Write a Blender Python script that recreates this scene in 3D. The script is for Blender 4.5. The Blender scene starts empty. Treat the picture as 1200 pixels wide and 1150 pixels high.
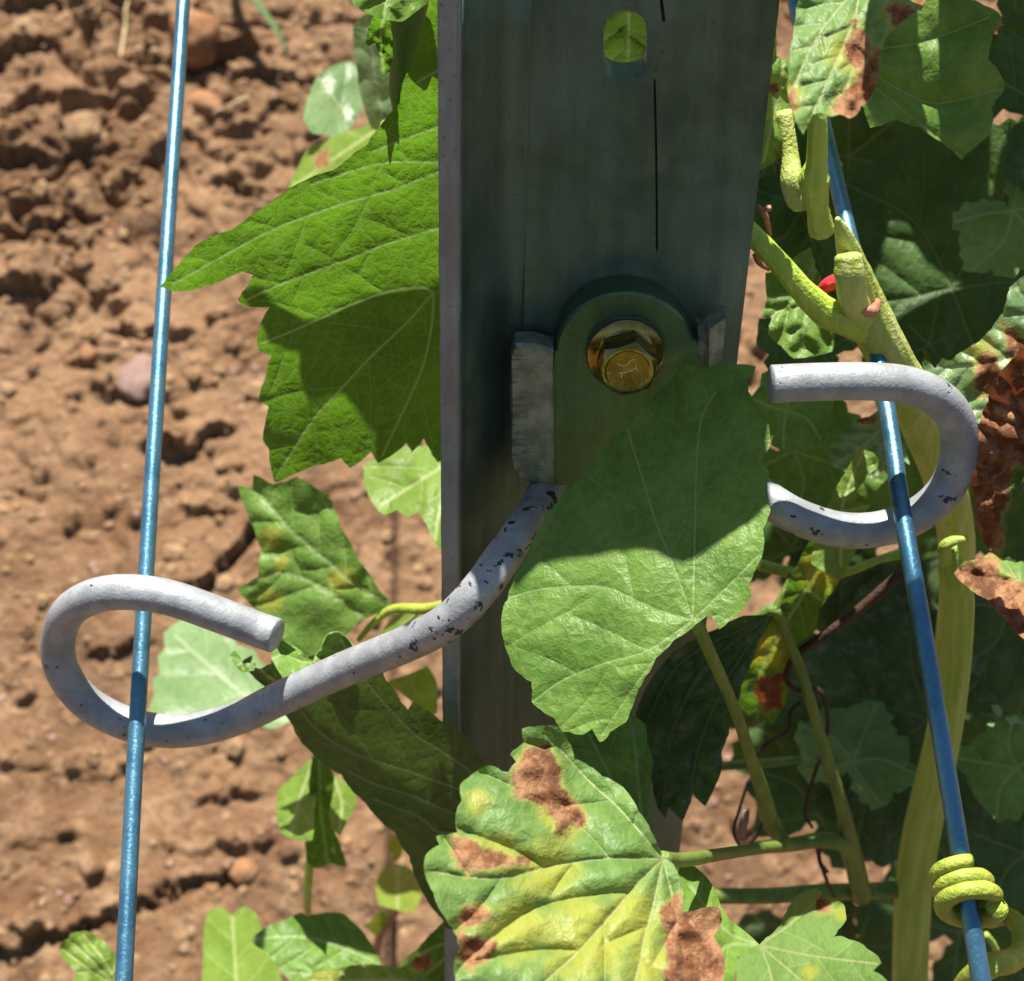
import bpy, bmesh, math, random
import numpy as np
from mathutils import Vector, Matrix
from mathutils.geometry import delaunay_2d_cdt

# ------------------------------------------------------------------ camera, light, exposure
scene = bpy.context.scene
COL = scene.collection
FPX, CXP, CYP = 1776.0, 600.0, 575.0          # focal length and centre, in pixels of a 1200 x 1150 frame
PITCH = math.radians(34)
DIST = 0.329
FWD = np.array([0, math.cos(PITCH), -math.sin(PITCH)])
RIGHT = np.array([1.0, 0, 0])
UP = np.array([0, math.sin(PITCH), math.cos(PITCH)])
CAM = -FWD * DIST
cam = bpy.data.cameras.new('camera')
cam.sensor_width = 36.0
cam.lens = FPX / 1200 * 36.0
cam.clip_start, cam.clip_end = 0.01, 400
cam.dof.use_dof = True
cam.dof.focus_distance = 0.288
cam.dof.aperture_fstop = 27
co = bpy.data.objects.new('camera', cam)
COL.objects.link(co)
co.location = CAM
co.rotation_euler = (math.pi / 2 - PITCH, 0, 0)
scene.camera = co

SUN = Vector((-0.05, 0.20, 0.97)).normalized()
w = bpy.data.worlds.new('World'); scene.world = w; w.use_nodes = True
nt = w.node_tree; nt.nodes.clear()
sky = nt.nodes.new('ShaderNodeTexSky'); sky.sky_type = 'NISHITA'; sky.sun_disc = False
sky.sun_elevation = math.asin(SUN.z); sky.sun_rotation = math.atan2(SUN.x, SUN.y)
bgn = nt.nodes.new('ShaderNodeBackground'); bgn.inputs['Strength'].default_value = 0.05
out = nt.nodes.new('ShaderNodeOutputWorld')
nt.links.new(sky.outputs[0], bgn.inputs[0]); nt.links.new(bgn.outputs[0], out.inputs[0])
sl = bpy.data.lights.new('sun', 'SUN'); sl.energy = 5.0; sl.angle = math.radians(0.5); sl.color = (1, 0.95, 0.87)
so = bpy.data.objects.new('sun', sl); COL.objects.link(so)
so.rotation_euler = SUN.to_track_quat('Z', 'Y').to_euler(); so.location = (0, 1, 3)
vs = scene.view_settings
vs.view_transform = 'Standard'; vs.look = 'None'; vs.gamma = 1; vs.use_curve_mapping = False
vs.exposure = 1.1
scene.cycles.max_bounces = 8
scene.cycles.use_denoising = True

# ------------------------------------------------------------------ helpers
rng = np.random.default_rng(5)
random.seed(5)

def ray(px, py):
    return FWD + RIGHT * ((px - CXP) / FPX) + UP * ((CYP - py) / FPX)

def PY(px, py, Y):
    """the point that stands Y millimetres behind the web's front face, seen at (px, py)"""
    d = ray(px, py)
    return CAM + d * ((Y / 1000 - CAM[1]) / d[1])

def depth_of(p):
    return float(np.dot(np.asarray(p) - CAM, FWD))

ORIG = {}
def worldloc(o):
    return ORIG.get(o.name, np.zeros(3))

def empty(name, loc, label, cat, group=None):
    o = bpy.data.objects.new(name, None); COL.objects.link(o)
    o.empty_display_size = 0.01
    o.location = loc; ORIG[o.name] = np.array(loc, float)
    o['label'] = label; o['category'] = cat
    if group: o['group'] = group
    return o

def link(name, verts, faces, mat, parent=None, label=None, cat=None, group=None, kind=None, smooth=True, attrs=None, origin=None):
    verts = np.asarray(verts, float)
    c = verts.mean(0) if origin is None else np.asarray(origin, float)
    me = bpy.data.meshes.new(name)
    me.from_pydata((verts - c).tolist(), [], [tuple(map(int, f)) for f in faces])
    me.update()
    if attrs:
        for k, a in attrs.items():
            a = np.asarray(a, np.float32)
            if a.ndim == 1:
                at = me.attributes.new(k, 'FLOAT', 'POINT'); at.data.foreach_set('value', a)
            else:
                at = me.attributes.new(k, 'FLOAT_VECTOR', 'POINT'); at.data.foreach_set('vector', a.ravel())
    if smooth:
        me.polygons.foreach_set('use_smooth', [True] * len(me.polygons))
    me.materials.append(mat)
    o = bpy.data.objects.new(name, me); COL.objects.link(o)
    if parent is not None:
        o.parent = parent
        o.location = c - worldloc(parent)
    else:
        o.location = c
    ORIG[o.name] = c.copy()
    if label: o['label'] = label
    if cat: o['category'] = cat
    if group: o['group'] = group
    if kind: o['kind'] = kind
    return o

# ---- noise (numpy gradient noise)
_perm = np.random.default_rng(11).permutation(256)
_perm = np.concatenate([_perm, _perm, _perm])
_grad = np.random.default_rng(12).normal(size=(256, 3)); _grad /= np.linalg.norm(_grad, axis=1)[:, None]
def perlin(p):
    p = np.asarray(p, float)
    i = np.floor(p).astype(int); f = p - i; i &= 255
    u = f * f * f * (f * (f * 6 - 15) + 10)
    r = 0
    for dx in (0, 1):
        for dy in (0, 1):
            for dz in (0, 1):
                h = _perm[_perm[_perm[(i[..., 0] + dx) & 255] + ((i[..., 1] + dy) & 255)] + ((i[..., 2] + dz) & 255)]
                g = _grad[h]
                n = g[..., 0] * (f[..., 0] - dx) + g[..., 1] * (f[..., 1] - dy) + g[..., 2] * (f[..., 2] - dz)
                wx = u[..., 0] if dx else 1 - u[..., 0]
                wy = u[..., 1] if dy else 1 - u[..., 1]
                wz = u[..., 2] if dz else 1 - u[..., 2]
                r = r + n * wx * wy * wz
    return r
def fbm(p, octv=4, gain=0.5):
    r = 0; a = 1.0; p = np.asarray(p, float)
    for k in range(octv):
        r = r + a * perlin(p + k * 17.3); p = p * 2.03; a *= gain
    return r

def sstep(a, b, x):
    t = np.clip((x - a) / (b - a), 0, 1); return t * t * (3 - 2 * t)

def catmull(pts, n=8):
    P = np.asarray(pts, float)
    P = np.vstack([2 * P[0] - P[1], P, 2 * P[-1] - P[-2]])
    outp = []
    for i in range(1, len(P) - 2):
        p0, p1, p2, p3 = P[i - 1], P[i], P[i + 1], P[i + 2]
        for k in range(n):
            t = k / n
            outp.append(0.5 * ((2 * p1) + (-p0 + p2) * t + (2 * p0 - 5 * p1 + 4 * p2 - p3) * t * t + (-p0 + 3 * p1 - 3 * p2 + p3) * t ** 3))
    outp.append(P[-2])
    return np.array(outp)

def tube(path, radii, sides=14, caps=True, rib=0.0, nrib=7, lump=0.0, bevel=0.0, seed=0):
    """a solid rod along a smoothed path; radii per path point"""
    path = np.asarray(path, float); n = len(path)
    radii = np.interp(np.linspace(0, 1, n), np.linspace(0, 1, len(radii)), radii) if np.ndim(radii) else np.full(n, radii)
    if bevel:
        t0 = path[0] - path[1]; t0 /= np.linalg.norm(t0); t1 = path[-1] - path[-2]; t1 /= np.linalg.norm(t1)
        path = np.vstack([path[0] + t0 * bevel, path, path[-1] + t1 * bevel])
        radii = np.concatenate([[radii[0] - bevel], radii, [radii[-1] - bevel]]); n += 2
    tan = np.gradient(path, axis=0); tan /= np.linalg.norm(tan, axis=1)[:, None]
    ref = np.array([0.13, 1, 0.21]); nrm = ref - tan[0] * ref.dot(tan[0]); nrm /= np.linalg.norm(nrm)
    V = []; ang = np.linspace(0, 2 * math.pi, sides, endpoint=False)
    for i in range(n):
        nrm = nrm - tan[i] * nrm.dot(tan[i]); nrm /= np.linalg.norm(nrm)
        b = np.cross(tan[i], nrm)
        r = radii[i] * (1 + rib * np.cos(ang * nrib))
        ring = path[i] + np.outer(r * np.cos(ang), nrm) + np.outer(r * np.sin(ang), b)
        if lump:
            k = perlin(ring / (radii[i] * 1.7) + seed * 3.1)
            ring = ring + (ring - path[i]) * (k * lump)[:, None]
        V.append(ring)
    V = np.vstack(V); F = []
    for i in range(n - 1):
        for j in range(sides):
            a = i * sides + j; b = i * sides + (j + 1) % sides
            F.append((a, b, b + sides, a + sides))
    if caps:
        F.append(tuple(range(sides))[::-1]); F.append(tuple(range((n - 1) * sides, n * sides)))
    return V, F

def pxtube(pts, rad_mm, n=6, **kw):
    """path of (px, py, Y) points"""
    P = np.array([PY(*p) for p in pts])
    r = np.array(rad_mm, float) / 1000 if np.ndim(rad_mm) else rad_mm / 1000
    return tube(catmull(P, n), r, **kw)

def join(parts):
    V = []; F = []; o = 0
    for v, f in parts:
        V.append(np.asarray(v, float)); F += [tuple(i + o for i in q) for q in f]; o += len(v)
    return np.vstack(V), F

def inside(poly, pts):
    x, y = pts[:, 0], pts[:, 1]; r = np.zeros(len(pts), bool)
    n = len(poly)
    for i in range(n):
        x1, y1 = poly[i]; x2, y2 = poly[(i + 1) % n]
        if y1 == y2: continue
        c = ((y1 > y) != (y2 > y)) & (x < (x2 - x1) * (y - y1) / (y2 - y1) + x1)
        r ^= c
    return r

def segdist(pts, A, B):
    """distance of every point to every segment"""
    d = B - A; L = np.maximum((d * d).sum(1), 1e-9)
    t = ((pts[:, None, :] - A[None]) * d[None]).sum(2) / L[None]
    t = np.clip(t, 0, 1)
    q = A[None] + t[..., None] * d[None]
    return np.sqrt(((pts[:, None, :] - q) ** 2).sum(2))

def polydist(poly, pts):
    poly = np.asarray(poly, float)
    A = poly; B = np.roll(poly, -1, 0)
    r = np.full(len(pts), 1e9)
    for k in range(0, len(A), 64):
        r = np.minimum(r, segdist(pts, A[k:k + 64], B[k:k + 64]).min(1))
    return r

def sdf(poly, pts):
    d = polydist(poly, pts); return np.where(inside(poly, pts), -d, d)

# ------------------------------------------------------------------ materials
def nodes(name):
    m = bpy.data.materials.new(name); m.use_nodes = True
    t = m.node_tree; t.nodes.clear()
    return m, t
class NB:
    def __init__(s, name):
        s.m, s.t = nodes(name); s.out = s.n('ShaderNodeOutputMaterial')
    def n(s, typ, **kw):
        x = s.t.nodes.new(typ)
        for k, v in kw.items(): setattr(x, k, v)
        return x
    def l(s, a, b): s.t.links.new(a, b)
    def set(s, sock, v):
        if isinstance(v, bpy.types.NodeSocket): s.l(v, sock)
        elif isinstance(v, (tuple, list)) and len(v) == 3 and sock.type == 'RGBA': sock.default_value = (*v, 1)
        else: sock.default_value = v
    def attr(s, name, o='Fac'):
        a = s.n('ShaderNodeAttribute'); a.attribute_name = name; return a.outputs[o]
    def noise(s, vec, scale, detail=4, rough=0.55, dist=0.0):
        a = s.n('ShaderNodeTexNoise'); s.l(vec, a.inputs['Vector'])
        a.inputs['Scale'].default_value = scale; a.inputs['Detail'].default_value = detail
        a.inputs['Roughness'].default_value = rough; a.inputs['Distortion'].default_value = dist
        return a.outputs['Fac']
    def voro(s, vec, scale, feature='DISTANCE_TO_EDGE'):
        a = s.n('ShaderNodeTexVoronoi', feature=feature); s.l(vec, a.inputs['Vector']); a.inputs['Scale'].default_value = scale
        return a
    def ramp(s, fac, a, b, lo=0.0, hi=1.0):
        r = s.n('ShaderNodeMapRange', interpolation_type='SMOOTHSTEP'); s.l(fac, r.inputs['Value'])
        r.inputs['From Min'].default_value = a; r.inputs['From Max'].default_value = b
        r.inputs['To Min'].default_value = lo; r.inputs['To Max'].default_value = hi
        return r.outputs['Result']
    def math(s, op, a, b=0.0, clamp=False):
        m = s.n('ShaderNodeMath', operation=op, use_clamp=clamp); s.set(m.inputs[0], a); s.set(m.inputs[1], b); return m.outputs[0]
    def mix(s, fac, a, b, mode='MIX'):
        m = s.n('ShaderNodeMix', data_type='RGBA', blend_type=mode)
        s.set(m.inputs[0], fac); s.set(m.inputs[6], a); s.set(m.inputs[7], b); return m.outputs[2]
    def bump(s, h, dist, strength=1.0, normal=None):
        b = s.n('ShaderNodeBump'); s.l(h, b.inputs['Height']); b.inputs['Distance'].default_value = dist
        b.inputs['Strength'].default_value = strength
        if normal is not None: s.l(normal, b.inputs['Normal'])
        return b.outputs['Normal']
    def principled(s, col, rough=0.5, metal=0.0, normal=None, spec=0.5, **kw):
        p = s.n('ShaderNodeBsdfPrincipled'); s.set(p.inputs['Base Color'], col); s.set(p.inputs['Roughness'], rough)
        s.set(p.inputs['Metallic'], metal); s.set(p.inputs['Specular IOR Level'], spec)
        if normal is not None: s.l(normal, p.inputs['Normal'])
        for k, v in kw.items(): s.set(p.inputs[k.replace('_', ' ')], v)
        return p.outputs[0]
    def done(s, shader): s.l(shader, s.out.inputs['Surface']); return s.m
    def pos(s):
        return s.n('ShaderNodeTexCoord').outputs['Object']
    def mapping(s, vec, scale):
        m = s.n('ShaderNodeMapping'); s.l(vec, m.inputs['Vector']); m.inputs['Scale'].default_value = scale; return m.outputs[0]

def leaf_material(name, dark, light, vein, trans, tfac=0.4, rough=0.45, spec=0.45, netbump=0.35, yellow=(0.36, 0.37, 0.05), bloom=0.0, netcol=0.30):
    b = NB(name)
    lc = b.attr('lc', 'Vector')
    n1 = b.noise(lc, 0.9, 3); n2 = b.noise(lc, 6.0, 4)
    var = b.math('ADD', b.math('MULTIPLY', n1, 0.65), b.math('MULTIPLY', n2, 0.35))
    fac = b.ramp(var, 0.36, 0.64)
    col = b.mix(fac, dark, light)
    tcol = b.mix(fac, tuple(c * 0.75 for c in trans), trans)
    ye = b.attr('yellow'); yn = b.noise(lc, 3.5, 4)
    yf = b.math('MULTIPLY', b.ramp(b.math('ADD', ye, b.math('MULTIPLY', b.math('SUBTRACT', yn, 0.5), 0.9)), 0.25, 0.95), 0.8)
    col = b.mix(yf, col, yellow)
    tcol = b.mix(yf, tcol, (0.45, 0.42, 0.03))
    wl = b.n('ShaderNodeVectorMath', operation='ADD'); b.l(lc, wl.inputs[0])
    wn = b.n('ShaderNodeTexNoise'); b.l(lc, wn.inputs['Vector']); wn.inputs['Scale'].default_value = 2.5
    ws = b.n('ShaderNodeVectorMath', operation='SCALE'); b.l(wn.outputs['Color'], ws.inputs[0]); ws.inputs['Scale'].default_value = 0.25
    b.l(ws.outputs[0], wl.inputs[1])
    v1 = b.voro(wl.outputs[0], 3.6).outputs['Distance']
    v2 = b.voro(wl.outputs[0], 11.0).outputs['Distance']
    net = b.math('SUBTRACT', 1.0, b.ramp(v1, 0.0, 0.07))
    net2 = b.math('SUBTRACT', 1.0, b.ramp(v2, 0.0, 0.10))
    netm = b.math('MULTIPLY', b.math('ADD', b.math('MULTIPLY', net, 0.7), b.math('MULTIPLY', net2, 0.3)), netcol)
    col = b.mix(netm, col, vein)
    tcol = b.mix(b.math('MULTIPLY', netm, 0.7), tcol, vein)
    ve = b.ramp(b.attr('vein'), 0.05, 0.75)
    col = b.mix(b.math('MULTIPLY', ve, 0.85), col, vein)
    tcol = b.mix(b.math('MULTIPLY', ve, 0.75), tcol, vein)
    if bloom:
        bl = b.ramp(b.noise(lc, 2.2, 5, 0.7), 0.52, 0.66)
        col = b.mix(b.math('MULTIPLY', bl, bloom), col, (0.22, 0.22, 0.16))
    # dead tissue
    br = b.attr('brown'); bn = b.noise(lc, 7.0, 5, 0.65)
    bf = b.ramp(b.math('ADD', br, b.math('MULTIPLY', b.math('SUBTRACT', bn, 0.5), 1.0)), 0.30, 0.66)
    bn2 = b.noise(lc, 4.0, 5, 0.7)
    bcol = b.mix(b.ramp(bn2, 0.38, 0.60), (0.22, 0.095, 0.045), (0.40, 0.22, 0.115))
    bcol = b.mix(b.ramp(b.noise(lc, 12, 3), 0.55, 0.75), bcol, (0.40, 0.27, 0.16))
    bcol = b.mix(b.math('MULTIPLY', b.ramp(b.noise(lc, 1.6, 5, 0.65), 0.46, 0.60), 0.8), bcol, (0.09, 0.04, 0.022))
    halo = b.ramp(br, 0.08, 0.45)
    col = b.mix(b.math('MULTIPLY', halo, 0.7), col, (0.33, 0.33, 0.08))
    col = b.mix(bf, col, bcol)
    tcol = b.mix(bf, tcol, (0.20, 0.05, 0.015))
    h = b.math('ADD', b.math('MULTIPLY', b.ramp(v1, 0.0, 0.32), 0.7), b.math('MULTIPLY', b.ramp(v2, 0, 0.3), 0.3))
    h = b.math('ADD', h, b.math('MULTIPLY', n2, 0.5))
    h = b.math('ADD', h, b.math('MULTIPLY', b.math('MULTIPLY', bf, b.noise(lc, 5, 4, 0.6)), 0.9))
    nrm = b.bump(h, 0.0006, netbump)
    rg = b.mix(bf, (rough,) * 3, (0.85,) * 3)
    p = b.principled(col, rg, 0, nrm, b.math('MULTIPLY', b.math('SUBTRACT', 1.0, bf), spec))
    tr = b.n('ShaderNodeBsdfTranslucent'); b.l(tcol, tr.inputs['Color']); b.l(nrm, tr.inputs['Normal'])
    mx = b.n('ShaderNodeMixShader'); b.set(mx.inputs[0], tfac); b.l(p, mx.inputs[1]); b.l(tr.outputs[0], mx.inputs[2])
    return b.done(mx.outputs[0])

M = {}
M['leaf_top'] = leaf_material('leaf_upper_side', (0.085, 0.18, 0.022), (0.165, 0.29, 0.048), (0.26, 0.36, 0.13), (0.13, 0.30, 0.018), 0.30, 0.46, 0.32, 0.26, netcol=0.24)
M['leaf_sick'] = leaf_material('leaf_mottled', (0.10, 0.20, 0.04), (0.16, 0.28, 0.07), (0.30, 0.34, 0.14), (0.20, 0.34, 0.03), 0.28, 0.5, 0.4, 0.32, netcol=0.25)
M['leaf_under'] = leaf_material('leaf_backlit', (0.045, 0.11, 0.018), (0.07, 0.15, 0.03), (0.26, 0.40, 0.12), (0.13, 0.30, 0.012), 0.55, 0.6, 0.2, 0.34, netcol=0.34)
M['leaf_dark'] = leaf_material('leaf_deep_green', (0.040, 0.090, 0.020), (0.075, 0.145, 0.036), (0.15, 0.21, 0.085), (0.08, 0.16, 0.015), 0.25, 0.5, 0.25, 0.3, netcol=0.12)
M['leaf_grey'] = leaf_material('leaf_sprayed', (0.045, 0.085, 0.024), (0.085, 0.14, 0.045), (0.16, 0.20, 0.09), (0.08, 0.14, 0.015), 0.22, 0.6, 0.2, 0.3, bloom=0.6, netcol=0.12)
M['leaf_young'] = leaf_material('leaf_young', (0.13, 0.24, 0.03), (0.20, 0.33, 0.05), (0.40, 0.48, 0.18), (0.28, 0.45, 0.035), 0.45, 0.45, 0.4, 0.25, netcol=0.2)
M['leaf_pale'] = leaf_material('leaf_pale_top', (0.13, 0.23, 0.085), (0.20, 0.31, 0.125), (0.32, 0.40, 0.22), (0.2, 0.38, 0.06), 0.3, 0.4, 0.5, 0.25, netcol=0.16)

def stem_material(name, c1, c2, c3, rough=0.5, tr=0.15):
    b = NB(name); p = b.pos()
    n = b.noise(b.mapping(p, (230, 230, 28)), 1.0, 5, 0.6); n2 = b.noise(p, 500, 3)
    col = b.mix(b.ramp(n, 0.38, 0.62), c1, c2)
    col = b.mix(b.math('MULTIPLY', b.ramp(n2, 0.58, 0.72), 0.7), col, c3)
    nrm = b.bump(b.math('ADD', b.math('MULTIPLY', n, 1.6), b.math('ADD', n2, b.noise(p, 1500, 2))), 0.0004, 0.8)
    return b.done(b.principled(col, rough, 0, nrm, 0.4, Subsurface_Weight=tr, Subsurface_Radius=(0.002, 0.003, 0.001), Subsurface_Scale=0.3))
M['stem'] = stem_material('green_stem', (0.25, 0.38, 0.045), (0.35, 0.48, 0.09), (0.36, 0.40, 0.12))  # stem, cane and shoot albedo raised in place of missing sunlight
M['cane'] = stem_material('ripening_cane', (0.36, 0.44, 0.08), (0.50, 0.54, 0.17), (0.38, 0.30, 0.12))
M['shoot'] = stem_material('fresh_shoot', (0.32, 0.46, 0.04), (0.46, 0.58, 0.09), (0.42, 0.40, 0.12), 0.4)
M['petiole'] = stem_material('green_petiole', (0.10, 0.17, 0.03), (0.16, 0.23, 0.04), (0.2, 0.17, 0.05))
M['tendril'] = stem_material('green_tendril', (0.26, 0.34, 0.035), (0.36, 0.42, 0.06), (0.34, 0.24, 0.06))
M['drytendril'] = stem_material('dry_tendril', (0.035, 0.02, 0.012), (0.07, 0.035, 0.02), (0.10, 0.06, 0.04), 0.7, 0)
M['drybract'] = stem_material('dry_bract', (0.35, 0.14, 0.08), (0.45, 0.22, 0.14), (0.3, 0.1, 0.06), 0.7, 0)

def soil_material():
    b = NB('dry_soil'); p = b.pos()
    n1 = b.noise(p, 7, 6, 0.6); n2 = b.noise(p, 60, 6, 0.65); n3 = b.noise(p, 350, 4, 0.7); n4 = b.noise(p, 22, 5, 0.6, 0.4)
    col = b.mix(b.ramp(n1, 0.35, 0.65), (0.177, 0.096, 0.049), (0.307, 0.182, 0.099))
    col = b.mix(b.math('MULTIPLY', b.ramp(n4, 0.50, 0.70), 0.75), col, (0.138, 0.080, 0.048))
    col = b.mix(b.math('MULTIPLY', b.ramp(n2, 0.45, 0.72), 0.75), col, (0.379, 0.242, 0.137))
    col = b.mix(b.math('MULTIPLY', b.ramp(n3, 0.56, 0.70), 0.6), col, (0.099, 0.056, 0.033))
    v = b.voro(p, 95, 'F1')
    peb = b.math('MULTIPLY', b.ramp(v.outputs['Distance'], 0.16, 0.34, 1.0, 0.0), b.ramp(b.noise(p, 40, 2), 0.50, 0.58))
    v2 = b.voro(p, 260, 'F1')
    grit = b.math('MULTIPLY', b.ramp(v2.outputs['Distance'], 0.12, 0.30, 1.0, 0.0), b.ramp(b.noise(p, 90, 2), 0.5, 0.6))
    col = b.mix(b.math('MULTIPLY', peb, 0.8), col, b.mix(b.ramp(n2, 0.4, 0.6), (0.352, 0.229, 0.177), (0.431, 0.255, 0.118)))
    col = b.mix(b.math('MULTIPLY', grit, 0.7), col, b.mix(b.ramp(n3, 0.45, 0.55), (0.470, 0.336, 0.209), (0.130, 0.094, 0.079)))
    h = b.math('ADD', b.math('MULTIPLY', n2, 0.9), b.math('MULTIPLY', n3, 0.45))
    h = b.math('ADD', h, b.math('ADD', b.math('MULTIPLY', peb, 0.5), b.math('MULTIPLY', grit, 0.3)))
    nrm = b.bump(h, 0.007, 0.9)
    return b.done(b.principled(col, 0.95, 0, nrm, 0.1))
M['soil'] = soil_material()
def clod_material(name, c1, c2):
    b = NB(name); p = b.pos()
    n = b.noise(p, 120, 5, 0.65)
    col = b.mix(b.ramp(n, 0.35, 0.65), c1, c2)
    return b.done(b.principled(col, 0.95, 0, b.bump(n, 0.002, 0.8), 0.1))
M['clod'] = clod_material('soil_clod', (0.19, 0.117, 0.060), (0.33, 0.213, 0.115))
M['clod_orange'] = clod_material('orange_clod', (0.24, 0.115, 0.052), (0.33, 0.18, 0.095))
M['stone_pink'] = clod_material('pinkish_stone', (0.23, 0.15, 0.12), (0.30, 0.205, 0.17))
M['straw'] = clod_material('straw', (0.5, 0.38, 0.2), (0.62, 0.5, 0.3))

def steel_material(name, base, base2, metal=0.75, rough=0.45, spots=0.4):
    b = NB(name); p = b.pos()
    st = b.noise(b.mapping(p, (140, 140, 6)), 1.0, 5, 0.6)
    n = b.noise(p, 55, 5, 0.6); n2 = b.noise(p, 900, 3, 0.6)
    col = b.mix(b.ramp(b.math('ADD', b.math('MULTIPLY', st, 0.5), b.math('MULTIPLY', n, 0.5)), 0.36, 0.66), base, base2)
    col = b.mix(b.math('MULTIPLY', b.ramp(n2, 0.62, 0.74), spots), col, tuple(c * 0.3 for c in base))
    sp = b.voro(b.mapping(p, (1, 1, 0.6)), 420, 'F1')
    sr = b.n('ShaderNodeSeparateColor'); b.l(sp.outputs['Color'], sr.inputs[0]); cc = b.n('ShaderNodeCombineColor')
    for q in range(3): b.l(sr.outputs[0], cc.inputs[q])
    col = b.mix(0.07, col, cc.outputs[0], 'OVERLAY')
    mud = b.ramp(b.noise(p, 70, 6, 0.7), 0.60, 0.72)
    col = b.mix(b.math('MULTIPLY', mud, 0.35), col, (0.24, 0.22, 0.17))
    rg = b.math('ADD', b.ramp(n, 0.3, 0.7, rough - 0.08, rough + 0.15), b.math('MULTIPLY', mud, 0.2))
    nrm = b.bump(b.math('ADD', b.math('MULTIPLY', n2, 0.6), b.math('MULTIPLY', st, 0.4)), 0.00025, 0.5)
    return b.done(b.principled(col, rg, metal, nrm, 0.5))
M['galv'] = steel_material('galvanised_steel', (0.085, 0.135, 0.100), (0.155, 0.215, 0.165), 0.5, 0.45)
M['galv_edge'] = steel_material('lightened_zinc_edge', (0.22, 0.235, 0.225), (0.36, 0.375, 0.36), 0.25, 0.6, 0.8)  # paler than the post steel: light on the edge put into its colour
M['bracket'] = steel_material('zinc_plated_bracket', (0.060, 0.125, 0.062), (0.115, 0.19, 0.10), 0.6, 0.34, 0.3)
M['score'] = clod_material('dark_score', (0.008, 0.009, 0.009), (0.02, 0.022, 0.02))

def burr_material():
    b = NB('sheared_zinc'); p = b.pos()
    w = b.noise(b.mapping(p, (190, 190, 800)), 1.0, 3, 0.5, 0.6)
    n = b.noise(p, 600, 4)
    sx = b.n('ShaderNodeSeparateXYZ'); b.l(p, sx.inputs[0])
    lf = b.ramp(b.math('ADD', sx.outputs[0], b.math('MULTIPLY', b.math('SUBTRACT', n, 0.5), 0.006)), -0.0035, 0.0008, 1.0, 0.0)
    dk = b.math('MULTIPLY', b.ramp(w, 0.42, 0.50, 1.0, 0.0), lf)
    col = b.mix(b.ramp(b.noise(p, 240, 4), 0.35, 0.65), (0.17, 0.20, 0.14), (0.31, 0.34, 0.26))
    col = b.mix(b.math('MULTIPLY', dk, 0.65), col, (0.045, 0.05, 0.042))
    return b.done(b.principled(col, 0.5, 0.4, b.bump(b.math('ADD', w, b.math('MULTIPLY', n, 0.6)), 0.0005, 0.8), 0.5))
M['burr'] = burr_material()

def rod_material():
    b = NB('chipped_grey_paint'); p = b.pos()
    n = b.noise(p, 1400, 3, 0.6); c = b.noise(p, 330, 4, 0.6); big = b.noise(p, 28, 2)
    sx = b.n('ShaderNodeSeparateXYZ'); b.l(p, sx.inputs[0])
    wear = b.ramp(sx.outputs[0], 0.024, 0.040, 0.0, 0.065)
    chip = b.ramp(b.math('ADD', b.math('ADD', c, wear), b.math('MULTIPLY', big, 0.30)), 0.825, 0.845)
    col = b.mix(b.ramp(b.noise(p, 200, 4), 0.35, 0.65), (0.26, 0.275, 0.285), (0.36, 0.375, 0.385))
    rub = b.ramp(b.noise(b.mapping(p, (1, 1, 1)), 95, 6, 0.75), 0.56, 0.66)
    col = b.mix(b.math('MULTIPLY', rub, 0.35), col, (0.13, 0.14, 0.155))
    col = b.mix(chip, col, (0.03, 0.035, 0.045))
    h = b.math('SUBTRACT', b.math('MULTIPLY', n, 0.6), b.math('MULTIPLY', chip, 1.5))
    return b.done(b.principled(col, 0.48, 0.15, b.bump(h, 0.0003, 0.8), 0.45))
M['rod'] = rod_material()

def wire_material():
    b = NB('blue_coated_wire'); p = b.pos()
    n = b.noise(p, 1600, 3, 0.7); n2 = b.noise(p, 120, 3)
    col = b.mix(b.ramp(n2, 0.35, 0.65), (0.06, 0.175, 0.275), (0.11, 0.265, 0.38))
    col = b.mix(b.math('MULTIPLY', b.ramp(n, 0.60, 0.72), 0.5), col, (0.4, 0.55, 0.65))
    return b.done(b.principled(col, b.ramp(n, 0.3, 0.7, 0.26, 0.42), 0.7, b.bump(n, 0.00015, 0.6), 0.6))
M['wire'] = wire_material()
def bolt_material(name, c1, c2, rough):
    b = NB(name); p = b.pos()
    n = b.noise(p, 260, 4); n2 = b.noise(p, 1500, 3)
    col = b.mix(b.ramp(n, 0.35, 0.65), c1, c2)
    return b.done(b.principled(col, b.ramp(n2, 0.3, 0.7, rough - 0.05, rough + 0.1), 0.95, b.bump(n2, 0.00003, 0.25), 0.5))
M['bolt'] = bolt_material('yellow_zinc_bolt', (0.20, 0.155, 0.035), (0.30, 0.24, 0.085), 0.18)
M['bolt_mark'] = bolt_material('worn_zinc_mark', (0.85, 0.75, 0.45), (0.9, 0.82, 0.6), 0.3)
M['red'] = clod_material('red_strip', (0.55, 0.03, 0.05), (0.62, 0.06, 0.08))

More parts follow.
